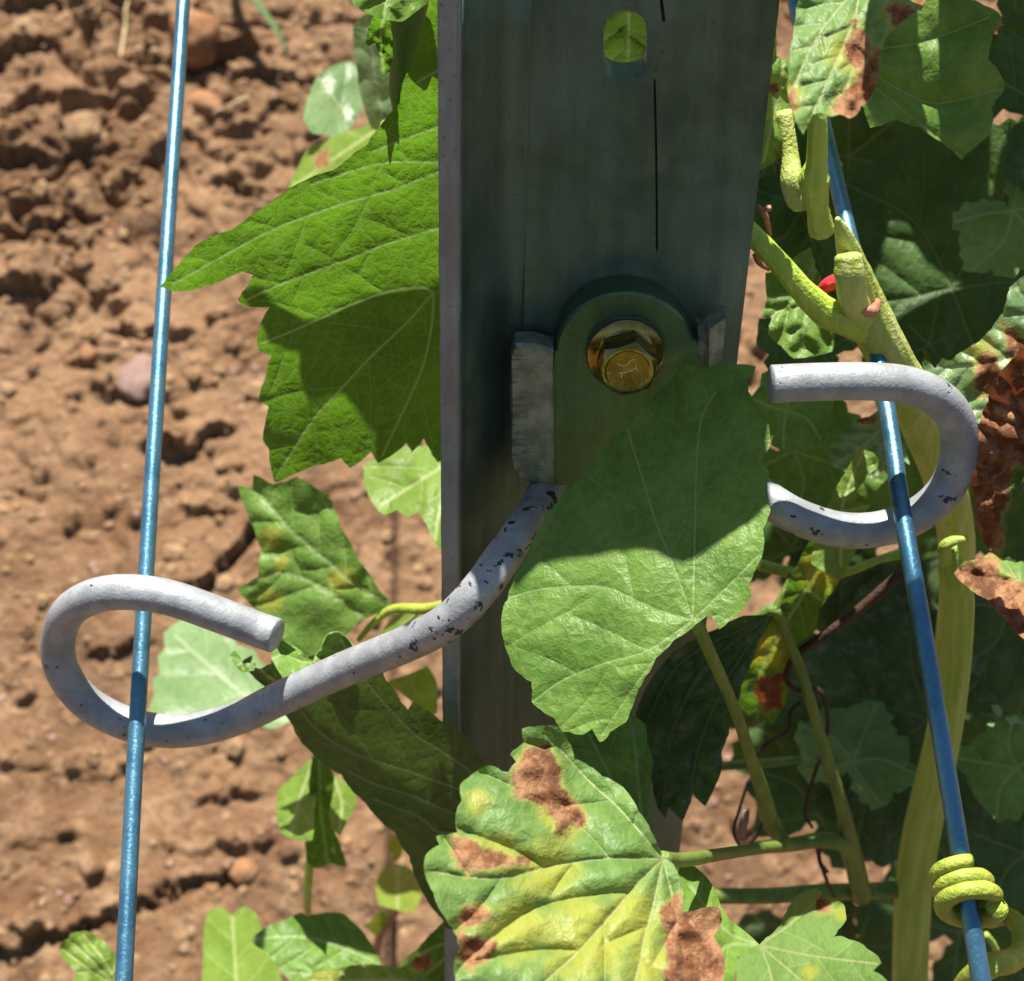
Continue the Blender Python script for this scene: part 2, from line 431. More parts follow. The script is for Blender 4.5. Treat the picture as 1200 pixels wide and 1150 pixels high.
# ------------------------------------------------------------------ ground
SLOPE = math.radians(28)
GN = np.array([0, -math.sin(SLOPE), math.cos(SLOPE)])
GV = np.array([0, math.cos(SLOPE), math.sin(SLOPE)])
G0 = CAM + FWD * 0.86
def px_ground(px, py):
    d = ray(px, py); t = (G0 - CAM).dot(GN) / d.dot(GN)
    p = CAM + d * t - G0
    return np.array([p[0], p.dot(GV)])
def axis(lo, hi, n, far, m):
    g = np.geomspace(1, 1 + far, m) - 1
    return np.concatenate([lo - g[:0:-1], np.linspace(lo, hi, n), hi + g[1:]])
ua = axis(-0.36, 0.34, 500, 14, 26); va = axis(-0.36, 0.42, 540, 14, 26)
UU, VV = np.meshgrid(ua, va); shp = UU.shape
pts = np.stack([UU.ravel(), VV.ravel()], 1)
p3 = np.c_[pts, np.zeros(len(pts))]
near = np.exp(-np.maximum(0, np.abs(pts).max(1) - 0.5) * 2)
rough_l = sstep(px_ground(330, 400)[0], px_ground(120, 100)[0], pts[:, 0]) * sstep(px_ground(0, 620)[1], px_ground(0, 250)[1], pts[:, 1])
rough_a = 0.35 + 0.9 * rough_l + 0.5 * sstep(px_ground(0, 400)[1], px_ground(0, 100)[1], pts[:, 1])
H = 0.010 * fbm(p3 * 9, 3) + 0.0075 * fbm(p3 * 26 + 5, 4, 0.5) * rough_a
rid = np.abs(perlin(p3 * 42 + 9)); H -= 0.007 * np.maximum(0, 0.16 - rid) / 0.16 * rough_a * (perlin(p3 * 17 + 3) > -0.05)
H += 0.0022 * fbm(p3 * 170, 3) * (0.6 + 0.5 * rough_a)
H *= near
ledges = [  # (pixel polyline, height mm, fall-off mm)
    ([(15, 1118), (50, 1096), (110, 1086), (140, 1064), (172, 1054), (205, 1040), (252, 1028)], 10, 30),
    ([(192, 704), (232, 690), (262, 664), (300, 612)], 15, 25),
    ([(192, 522), (222, 530), (248, 505)], 15, 16),
    ([(180, 66), (232, 74), (282, 60)], 24, 18),
    ([(98, 10), (142, 4)], 11, 18), ([(8, 18), (52, 8)], 16, 18), ([(0, 60), (46, 54)], 14, 16),
    ([(78, 178), (122, 178)], 10, 14), ([(0, 182), (45, 190)], 12, 20), ([(150, 128), (178, 100)], 8, 12),
    ([(82, 118), (108, 110)], 8, 12), ([(0, 338), (38, 336)], 17, 22), ([(262, 212), (300, 228)], 9, 14),
    ([(148, 388), (208, 396)], 10, 20), ([(18, 270), (75, 256)], 11, 18), ([(92, 422), (118, 424)], 7, 9),
    ([(140, 466), (182, 462)], 8, 10), ([(128, 766), (160, 758)], 9, 14), ([(196, 178), (215, 160)], 8, 10),
    ([(235, 594), (252, 600)], 7, 10), ([(20, 900), (62, 904)], 4, 12), ([(250, 938), (285, 930)], 6, 10),
    ([(0, 130), (40, 116)], 12, 16), ([(290, 150), (330, 120)], 8, 14), ([(290, 90), (350, 95)], 9, 16), ([(270, 290), (300, 300)], 6, 10),
    ([(225, 1002), (262, 992)], 5, 12), ([(36, 990), (70, 985)], 4, 10), ([(120, 912), (140, 905)], 4, 8)]
for pl, hh, fall in ledges:
    P = np.array([px_ground(*q) for q in pl])
    cx = P.mean(0); rad = np.abs(P - cx).max() + 0.08
    sel = np.where((np.abs(pts - cx) < rad).all(1))[0]
    q = pts[sel]
    wob = 0.007 * fbm(np.c_[q * 80, np.full(len(q), hh)], 4, 0.6)
    d = segdist(q, P[:-1], P[1:]).min(1)
    vy = np.interp(q[:, 0], P[:, 0], P[:, 1]) + wob
    up = q[:, 1] - vy
    endf = sstep(0.018, 0.004, np.maximum(P[0, 0] - q[:, 0], q[:, 0] - P[-1, 0]))
    f = fall / 1000
    H[sel] += hh / 1350 * np.where(up > 0, np.exp(-np.maximum(up, 0) / f) * sstep(0.0, 0.0022, up), 0) * endf
    H[sel] -= hh / 3600 * np.exp(-(np.minimum(up, 0) / 0.007) ** 2) * (up <= 0) * endf
# clods pressed into the soil
for k in range(620):
    c = np.array([rng.uniform(-0.35, 0.33), rng.uniform(-0.35, 0.41)])
    rr = abs(rng.normal(0, 0.0035)) + 0.0025
    i0, i1 = np.searchsorted(ua, [c[0] - rr * 1.6, c[0] + rr * 1.6]); j0, j1 = np.searchsorted(va, [c[1] - rr * 1.6, c[1] + rr * 1.6])
    if i1 <= i0 or j1 <= j0: continue
    uu, vv = np.meshgrid(ua[i0:i1], va[j0:j1])
    a = rng.uniform(0, 3.14); s = rng.uniform(0.6, 1.0)
    x = (uu - c[0]) * math.cos(a) + (vv - c[1]) * math.sin(a); y = (-(uu - c[0]) * math.sin(a) + (vv - c[1]) * math.cos(a)) / s
    rr2 = np.sqrt(x * x + y * y) / rr * (1 + 0.5 * perlin(np.stack([uu * 220, vv * 220, np.full(uu.shape, k * 1.7)], -1)))
    bmp = rr * 0.75 * sstep(1.0, 0.55, rr2)
    Hs = H.reshape(shp); Hs[j0:j1, i0:i1] += bmp
def ground_h(u, v):
    i = min(max(np.searchsorted(ua, u), 0), len(ua) - 1); j = min(max(np.searchsorted(va, v), 0), len(va) - 1)
    return H.reshape(shp)[j, i]
def ground_pt(u, v, h=0.0):
    return G0 + np.array([u, 0, 0]) + GV * v + GN * h
GVerts = G0 + np.outer(pts[:, 0], [1, 0, 0]) + np.outer(pts[:, 1], GV) + np.outer(H, GN)
nu, nv = len(ua), len(va)
idx = np.arange(nu * nv).reshape(nv, nu)
GF = np.stack([idx[:-1, :-1].ravel(), idx[:-1, 1:].ravel(), idx[1:, 1:].ravel(), idx[1:, :-1].ravel()], 1)
link('ground', GVerts, GF, M['soil'], kind='structure', origin=G0)

def lump(c, r, seed, sub=2, flat=0.7, amp=0.35):
    bm = bmesh.new(); bmesh.ops.create_icosphere(bm, subdivisions=sub, radius=1)
    v = np.array([x.co[:] for x in bm.verts]); f = [[q.index for q in x.verts] for x in bm.faces]; bm.free()
    v = v * (1 + amp * fbm(v * 1.3 + seed * 7.7, 3))[:, None]
    v = np.round(v * 3.2) / 3.2 * 0.25 + v * 0.75
    sc = np.random.default_rng(seed).uniform(0.75, 1.25, 3); v = v * sc * r
    return c + np.outer(v[:, 0], [1, 0, 0]) + np.outer(v[:, 1], GV) + np.outer(v[:, 2] * flat, GN), f
parts = []
for k in range(2000):
    u, v = rng.uniform(-0.34, 0.32), rng.uniform(-0.34, 0.40)
    if perlin(np.array([[u * 14, v * 14, 4.4]]))[0] < rng.uniform(-0.5, 0.25): continue
    r = 0.0009 + abs(rng.normal(0, 0.0016)) * (2.2 if rng.random() < 0.10 else 1)
    parts.append(lump(ground_pt(u, v, ground_h(u, v) + r * 0.2), r, k, 1))
V, F = join(parts)
link('soil_crumbs', V, F, M['clod'], label='crumbs of dry brown soil scattered over the ground', kind='stuff', smooth=False)

def rest(name, px, py, r, mat, label, cat, seed, flat=0.7, sub=3):
    u, v = px_ground(px, py)
    V, F = lump(ground_pt(u, v, ground_h(u, v) + r * 0.05), r, seed, sub, flat)
    link(name, V, F, mat, label=label, cat=cat)
rest('soil_clod', 232, 56, 0.021, M['clod_orange'], 'large orange soil clod beside the upper end of the left blue wire', 'clod', 3)
rest('soil_clod', 98, 160, 0.011, M['clod'], 'pale sandy soil clod in the upper left, midway to the blue wire', 'clod', 5)
rest('soil_clod', 30, 42, 0.010, M['clod'], 'pale round clod in a dark hollow at the top left corner', 'clod', 8)
rest('soil_clod', 236, 122, 0.012, M['clod_orange'], 'orange clod just right of the blue wire, below the largest clod', 'clod', 9)
rest('stone', 163, 446, 0.013, M['stone_pink'], 'flat pinkish stone left of the blue wire above the wire hook', 'stone', 12, 0.5)
rest('stone', 104, 416, 0.005, M['clod_orange'], 'small orange stone alone on smooth soil left of the blue wire', 'stone', 15)
rest('stone', 285, 1022, 0.0065, M['clod_orange'], 'orange stone at the right end of the long dark soil crack', 'stone', 21)
rest('stone', 246, 1036, 0.006, M['clod_orange'], 'small yellowish stone touching the dark soil crack', 'stone', 24)
rest('stone', 92, 205, 0.006, M['clod'], 'small pale stone under the sandy clod in the upper left', 'stone', 28)
for (a, b_, c_, lab) in [((138, 60), (150, 0), 1.2, 'long pale straw slanting up left of the blue wire'), ((160, 66), (186, 63), 1.6, 'short pale straw lying against the left of the blue wire'), ((248, 135), (292, 118), 1.2, 'thin pale straw on soil right of the blue wire')]:
    ga, gb = px_ground(*a), px_ground(*b_)
    P = [ground_pt(*(ga * (1 - t) + gb * t), ground_h(*(ga * (1 - t) + gb * t)) + 0.002) for t in np.linspace(0, 1, 6)]
    V, F = tube(catmull(P, 4), [0.0006 * c_, 0.0011 * c_, 0.0006 * c_], 8)
    link('straw', V, F, M['straw'], label=lab, cat='straw')

# ------------------------------------------------------------------ steel post
LEAN = 0.02
POST_TOP = 0.118
ZB = -0.62
def lean(v):
    v = np.array(v, float); v[:, 0] += v[:, 2] * LEAN; return v
post = empty('steel_post', (0.02, 0, ZB), 'galvanised steel trellis post with a slotted hole and raised left edge', 'post')
XL, XR, TH = 0.0015, 0.0456, 0.0030
hole_px = [(732, 12), (745, 14), (754, 21), (758, 34), (758, 72), (755, 84), (745, 93), (731, 95), (717, 93), (708, 83), (706, 70), (707, 33), (711, 20), (720, 14)]
def webxz(px, py, Y=0.0):
    p = PY(px, py, Y); return (p[0] - p[2] * LEAN, p[2])
hf = np.array([webxz(*p) for p in hole_px])
hole_back = [(732, 14), (745, 16), (754, 23), (757, 34), (757, 60), (753, 68), (744, 72), (731, 73.5), (718, 72), (710, 67), (707, 58), (708, 34), (712, 22), (720, 16)]
hb = np.array([webxz(*p, TH * 1000) for p in hole_back])
def web_face(hole, y):
    zs = np.concatenate([np.linspace(ZB, -0.2, 8), np.linspace(-0.18, POST_TOP, 24)])
    outer = [(XL, z) for z in zs] + [(XR, z) for z in zs[::-1]]
    n = len(outer); m = len(hole)
    vc = [Vector(p) for p in outer] + [Vector(p) for p in hole]
    ed = [(n + i, n + (i + 1) % m) for i in range(m)]
    r = delaunay_2d_cdt(vc, ed, [list(range(n))[::-1]], 1, 1e-7)
    vs_, fs = [np.array(v) for v in r[0]], r[2]
    hole_a = np.array(hole)
    keep = [f for f in fs if not inside(hole_a, np.array([np.mean([vs_[i] for i in f], 0)]))[0]]
    return np.array([(v[0], y, v[1]) for v in vs_]), keep
v1, f1 = web_face(hf, 0.0); v2, f2 = web_face(hb, TH)
m = len(hf)
v3 = np.vstack([np.c_[hf[:, 0], np.zeros(m), hf[:, 1]], np.c_[hf[:, 0] * .5 + hb[:, 0] * .5, np.full(m, TH * .45), hf[:, 1] * .55 + hb[:, 1] * .45], np.c_[hb[:, 0], np.full(m, TH), hb[:, 1]]])
f3 = [(i + s, (i + 1) % m + s, (i + 1) % m + s + m, i + s + m) for s in (0, m) for i in range(m)]
edge = np.array([(XR, 0, ZB), (XR, 0, POST_TOP), (XR, TH, POST_TOP), (XR, TH, ZB), (XL, 0, POST_TOP), (XL, TH, POST_TOP)])
fe = [(0, 1, 2, 3), (1, 4, 5, 2)]
V, F = join([(v1, f1), (v2, f2), (v3, f3), (edge, fe)])
link('web', lean(V), F, M['galv'], post, smooth=False)
def sweep(profile, thick, z0, z1, nz=30, wob=0.0):
    P = catmull(profile, 6)[:, :2] if len(profile) > 2 else np.asarray(profile, float)
    t = np.gradient(P, axis=0); t /= np.linalg.norm(t, axis=1)[:, None]
    nrm = np.c_[-t[:, 1], t[:, 0]]
    A = P; B = P + nrm * thick
    # rounded lip at the far end
    end = [(A[-1] * (1 - a) + B[-1] * a) + t[-1] * thick * 0.28 * math.sin(a * math.pi) for a in (0.2, 0.5, 0.8)]
    ring = np.vstack([A, end, B[::-1]])
    zs = np.linspace(z0, z1, nz); k = len(ring)
    V = np.vstack([np.c_[ring, np.full(k, z)] for z in zs])
    if wob: V[:, :2] += wob * np.c_[perlin(V * 250), perlin(V * 250 + 40)]
    F = [(i * k + j, i * k + (j + 1) % k, (i + 1) * k + (j + 1) % k, (i + 1) * k + j) for i in range(nz - 1) for j in range(k)]
    F += [tuple(range(k))[::-1], tuple(range((nz - 1) * k, nz * k))]
    return V, F
prof = [(XL, 0), (-0.0022, -0.0010), (-0.0062, -0.0058), (-0.0096, -0.0118), (-0.0107, -0.0160)]
V, F = sweep(prof, -0.0030, ZB, POST_TOP, 40, 0.0)
link('flange', lean(V), F, M['galv'], post, label='raised left side of the post')
V, F = sweep([(-0.01068, -0.0158), (-0.01118, -0.0182)], -0.0036, ZB, POST_TOP + 0.0002, 160, 0.00020)
link('edge_lip', lean(V), F, M['galv_edge'], post, label='left edge of the post, lightened as if sunlit')
V, F = sweep([(XR, 0.0030), (XR, 0.014), (XR, 0.026)], 0.0028, ZB, POST_TOP, 12)
link('flange', lean(V), F, M['galv'], post, label='rear-facing right edge of the post')
for pts_, wd in [([(767, 92), (769, 180), (770, 296)], 0.00033), ([(775, 0), (778, 26)], 0.00045)]:
    P = np.array([PY(x, y, -0.06) for x, y in pts_]); P = catmull(P, 24)
    wv = wd * (0.55 + 0.6 * np.abs(perlin(P * 900 + 2))); wv[0] = wv[-1] = wd * 0.1
    V = np.vstack([P - np.outer(wv, [1, 0, 0]), P + np.outer(wv, [1, 0, 0])]); k = len(P)
    link('score_line', V, [(i, i + 1, k + i + 1, k + i) for i in range(k - 1)], M['score'], post)

# ------------------------------------------------------------------ bracket, hook arms, bolt
BF = -7.8
br = empty('wire_bracket', PY(735, 470, BF), 'zinc bracket bolted to the post with two grey hook arms', 'bracket')
def plate(front_px, Yf, thick, bev=0.5):
    """a solid plate from its front outline"""
    fr = np.array([PY(x, y, Yf) for x, y in front_px]); c = fr.mean(0)
    n = len(fr)
    ins = fr + (c - fr) / np.linalg.norm(c - fr, axis=1)[:, None] * (bev / 1000)
    A = ins; B = fr + [0, bev / 1000, 0]; D = fr + [0, thick / 1000, 0]
    V = np.vstack([A, B, D]); F = [tuple(range(n))[::-1], tuple(range(2 * n, 3 * n))]
    for s in (0, n):
        F += [(i + s, (i + 1) % n + s, (i + 1) % n + s + n, i + s + n) for i in range(n)]
    return V, F
arc = [(735 + 82 * math.cos(a) - 2, 414 - 71 * math.sin(a)) for a in np.linspace(math.radians(176), math.radians(14), 26)]
pl = [(648, 412)] + [(653, 409)] + arc + [(818, 400), (830, 420), (838, 480), (825, 545), (790, 566), (720, 569), (651, 570), (640, 568), (640, 500)]
V, F = plate(pl, BF, 7.7)
link('plate', V, F, M['bracket'], br, smooth=False)
# left ear: bent forward, its sheared edge faces the front
ear = [(604, 404), (626, 404), (649, 411), (649, 500), (649, 569), (628, 568), (612, 564), (602, 553), (598.5, 538), (598.5, 470), (599, 414)]
V, F = plate(ear, BF - 1.2, 5.4, 0.7)
e = link('ear', V, F, M['burr'], br, label='left ear with a rough sheared edge', smooth=False)
# right ear: folded towards the camera
def prism(prof_px, y0, y1, Ys, th):
    """a bent strip: columns (px at top, py top, px at bottom, py bottom, Y)"""
    V = []
    for (x0, t0, x1, t1, Y) in prof_px:
        V += [PY(x0, t0, Y), PY(x1, t1, Y)]
    n = len(prof_px); V = np.array(V); B = V + np.array([0, th / 1000, 0])
    F = [(2 * i, 2 * i + 1, 2 * i + 3, 2 * i + 2) for i in range(n - 1)]
    F += [(2 * i + 2 * n, 2 * i + 2 + 2 * n, 2 * i + 3 + 2 * n, 2 * i + 1 + 2 * n) for i in range(n - 1)]
    F += [(2 * i, 2 * i + 2, 2 * i + 2 + 2 * n, 2 * i + 2 * n) for i in range(n - 1)] + [(2 * i + 1, 2 * i + 1 + 2 * n, 2 * i + 3 + 2 * n, 2 * i + 3) for i in range(n - 1)]
    F += [(0, 2 * n, 2 * n + 1, 1), (2 * n - 2, 2 * n - 1, 4 * n - 1, 4 * n - 2)]
    return np.vstack([V, B]), F
V, F = prism([(818, 386, 818, 424, BF + 0.2), (826, 388, 825, 426, BF - 1.2), (831, 387, 831, 433, BF - 2.8), (841, 379, 839, 430, BF - 1.6), (851, 372, 846, 424, BF - 1.4)], 0, 0, 0, 5.4)
link('ear', V, F, M['burr'], br, label='right ear folded forward beside the bolt', smooth=False)

left_path = [(662, 536, -3.9), (645, 562, -0.8), (632, 590, -5), (610, 625, -15), (588, 655, -22), (563, 690, -28), (527, 727, -29), (480, 753, -26), (400, 786, -20), (330, 818, -17), (280, 841, -16), (230, 855, -16), (185, 856, -15), (140, 845, -13), (100, 822, -11), (74, 788, -9.5), (68, 752, -8.5), (80, 718, -10), (110, 699, -12), (150, 694, -13.5), (200, 701, -14), (260, 722, -14.5), (300, 737, -14.5), (323, 745, -16)]
V, F = pxtube([(x, y, Y - 9 * min(1, k / 3)) for k, (x, y, Y) in enumerate(left_path)], 3.75, 7, sides=22, bevel=0.0003)
link('hook_arm', V, F, M['rod'], br, label='left hook arm curling round the left blue wire')
right_path = [(800, 500, -9), (845, 540, -10), (880, 571, -12), (910, 592, -14), (940, 608, -15), (985, 621, -15), (1030, 620, -14), (1075, 604, -13), (1108, 574, -12), (1123, 535, -11), (1121, 495, -11), (1098, 466, -12), (1060, 451, -13), (1010, 447, -14), (950, 448, -14.5), (905, 450, -15)]
V, F = pxtube([(x, y, Y - 9 * min(1, k / 3)) for k, (x, y, Y) in enumerate(right_path)], 3.65, 7, sides=22, bevel=0.0003)
link('hook_arm', V, F, M['rod'], br, label='right hook arm curling round the right blue wire')

bo = empty('hex_bolt', PY(733, 415, BF - 1), 'yellow zinc flanged hex bolt holding the bracket to the post', 'bolt')
BC = PY(733, 415, BF - 1.3)
def ring_solid(specs, n, ang0=0.0, poly=None):
    """stack of rings (radius mm, forward mm)"""
    V = []
    for r, fwd in specs:
        for k in range(n):
            a = ang0 + 2 * math.pi * k / n
            V.append(BC + np.array([r * math.cos(a), -fwd, r * math.sin(a)]) / 1000)
    F = []
    for i in range(len(specs) - 1):
        F += [(i * n + k, (i + 1) * n + k, (i + 1) * n + (k + 1) % n, i * n + (k + 1) % n) for k in range(n)]
    F.append(tuple(range((len(specs) - 1) * n, len(specs) * n))); F.append(tuple(range(n))[::-1])
    return np.array(V), F
V, F = ring_solid([(7.9, -1.2), (7.9, -0.5)], 48)
link('washer', V, F, M['galv'], bo, smooth=False)
V, F = ring_solid([(7.5, -0.45), (7.75, -0.2), (7.75, 0.5), (7.45, 0.72), (6.2, 1.15), (4.5, 1.6)], 48)
link('bolt_flange', V, F, M['bolt'], bo)
# hexagonal head with a round chamfer and a dished top
n = 72; V = []; HX = math.radians(17)
def hexr(a, ap):
    k = (a - HX) % (math.pi / 3) - math.pi / 6
    return ap / math.cos(k)
AP = 5.35
lev = []
for k in range(n):
    a = HX + 2 * math.pi * k / n; r = hexr(a, AP)
    ch = max(0, (r - AP * 1.0)) * 0.9
    lev.append([(r, 1.0 + 0.35 * (r - AP)), (r, 6.6 - ch), (min(r, AP * 0.985), 6.75), (AP * 0.93, 7.05), (AP * 0.84, 7.0), (AP * 0.78, 6.7), (0.2, 6.6)])
V = np.array([BC + np.array([lev[k][i][0] * math.cos(HX + 2 * math.pi * k / n), -lev[k][i][1], lev[k][i][0] * math.sin(HX + 2 * math.pi * k / n)]) / 1000 for i in range(7) for k in range(n)])
F = [(i * n + k, (i + 1) * n + k, (i + 1) * n + (k + 1) % n, i * n + (k + 1) % n) for i in range(6) for k in range(n)] + [tuple(range(6 * n, 7 * n))]
hexo = link('hex_head', V, F, M['bolt'], bo, smooth=False)
Ym = BC[1] * 1000 - 6.62
def bp(X, Y): return (670 + X / 10, 360 + Y / 9.23, Ym)
strokes = [[(530, 612), (600, 636), (660, 612), (690, 580), (745, 566)], [(550, 716), (640, 706), (700, 680), (775, 658)], [(588, 722), (584, 778)], [(748, 646), (762, 630)], [(768, 676), (776, 700)], [(405, 718), (470, 714)]]
V, F = join([pxtube([bp(*q) for q in s], 0.13, 4, sides=6) for s in strokes])
link('grade_mark', V, F, M['bolt_mark'], hexo)

# ------------------------------------------------------------------ wires
def wire(pts3, rad, label):
    P = catmull(pts3, 16)
    a = P[0] + (P[0] - P[1]) / np.linalg.norm(P[0] - P[1]) * 0.7; b = P[-1] + (P[-1] - P[-2]) / np.linalg.norm(P[-1] - P[-2]) * 0.5
    V, F = tube(np.vstack([a, P, b]), rad, 18)
    link('trellis_wire', V, F, M['wire'], label=label, cat='wire', group='blue trellis wires')
def PD(px, py, k, ref):     # k: depth as a multiple of the reference point's depth
    return CAM + ray(px, py) * (depth_of(ref) * k)
W0 = PY(161, 842, -30)
wire([PD(215, 0, 1.22, W0), PD(187, 420, 1.10, W0), W0, PD(145, 1150, 0.93, W0)], 0.00180, 'blue coated wire on the left, bare against brown soil')
W1 = PY(1058, 604, -29)
wire([PD(963, 139, 1.16, W1), PD(1030, 430, 1.06, W1), W1, PD(1087, 770, 0.965, W1), PD(1143, 1108, 0.92, W1)], 0.00178, 'blue coated wire on the right, among leaves, gripped by a tendril')

# ------------------------------------------------------------------ leaves
def refine(poly, seg=6, bulge=0.06, jit=0.5, seed=0):
    P = np.asarray(poly, float); n = len(P)
    area = 0.5 * np.sum(P[:, 0] * np.roll(P[:, 1], -1) - np.roll(P[:, 0], -1) * P[:, 1])
    if area < 0: P = P[::-1]
    r = np.random.default_rng(seed); outp = []
    for i in range(n):
        a, b = P[i], P[(i + 1) % n]; d = b - a; L = np.linalg.norm(d)
        if L < 1e-6: continue
        nr = np.array([d[1], -d[0]]) / L
        k = max(1, int(round(L / seg)))
        for j in range(k):
            t = j / k
            o = bulge * L * 4 * t * (1 - t) * 0.5 + (r.normal() * jit if j else 0)
            outp.append(a + d * t + nr * o)
    return np.array(outp)

def teeth(poly, period=26, amp=6, seed=0):
    """saw teeth on a coarse outline"""
    P = np.asarray(poly, float)
    area = 0.5 * np.sum(P[:, 0] * np.roll(P[:, 1], -1) - np.roll(P[:, 0], -1) * P[:, 1])
    if area < 0: P = P[::-1]
    C_ = catmull(np.vstack([P, P[:1]]), 6)[:-1]
    L = np.linalg.norm(np.roll(C_, -1, 0) - C_, axis=1); s = np.concatenate([[0], np.cumsum(L)])
    tot = s[-1]; r = np.random.default_rng(seed); outp = []; x = 0.0
    CC = np.vstack([C_, C_[:1]])
    def at(q):
        q = q % tot; return np.array([np.interp(q, s, CC[:, 0]), np.interp(q, s, CC[:, 1])])
    while x < tot - period * 0.5:
        w_ = period * r.uniform(0.7, 1.35); h = amp * r.uniform(0.5, 1.4)
        p0 = at(x); p1 = at(x + w_ * 0.62); d = at(x + w_ * 0.65) - at(x + w_ * 0.5); d /= max(np.linalg.norm(d), 1e-6)
        nr = np.array([d[1], -d[0]])
        outp += [p0, p1 + nr * h]; x += w_
    return np.array(outp)

def auto_veins(poly, mains, spacing, seed):
    r = np.random.default_rng(seed); res = []
    def even(p, d=3.5):
        L = np.linalg.norm(np.diff(p, axis=0), axis=1); s_ = np.concatenate([[0], np.cumsum(L)]); q = np.linspace(0, s_[-1], max(3, int(s_[-1] / d)))
        return np.c_[np.interp(q, s_, p[:, 0]), np.interp(q, s_, p[:, 1])]
    mains_s = [even(catmull(np.asarray(m, float), 8)) for m in mains]
    for mi, m_ in enumerate(mains_s):
        L = np.linalg.norm(np.diff(m_, axis=0), axis=1); s = np.concatenate([[0], np.cumsum(L)]); tot = s[-1]
        oth = [np.stack([o[:-1], o[1:]]) for k, o in enumerate(mains_s) if k != mi]
        A = np.vstack([o[0] for o in oth]) if oth else None; B = np.vstack([o[1] for o in oth]) if oth else None
        x = spacing * r.uniform(0.6, 1.0); side = 1
        while x < tot * 0.96:
            p = np.array([np.interp(x, s, m_[:, 0]), np.interp(x, s, m_[:, 1])])
            q = np.array([np.interp(min(x + 6, tot), s, m_[:, 0]), np.interp(min(x + 6, tot), s, m_[:, 1])])
            t = q - p; 
            if np.linalg.norm(t) < 1e-3: break
            t /= np.linalg.norm(t)
            a = math.atan2(t[1], t[0]) + side * math.radians(r.uniform(44, 56)); turn = -side * r.uniform(0.008, 0.02)
            path = [p]
            for k in range(60):
                p = p + 5 * np.array([math.cos(a), math.sin(a)]); a += turn + r.normal() * 0.03
                if not inside(poly, p[None])[0]: break
                if A is not None and segdist(p[None], A, B).min() < 7: break
                if len(path) > 3 and any(np.hypot(*(o - p).T).min() < 7 for o in res): break
                path.append(p)
            if len(path) > 3: res.append(even(np.array(path)))
            x += spacing * r.uniform(0.4, 0.62); side = -side
    return mains_s, res

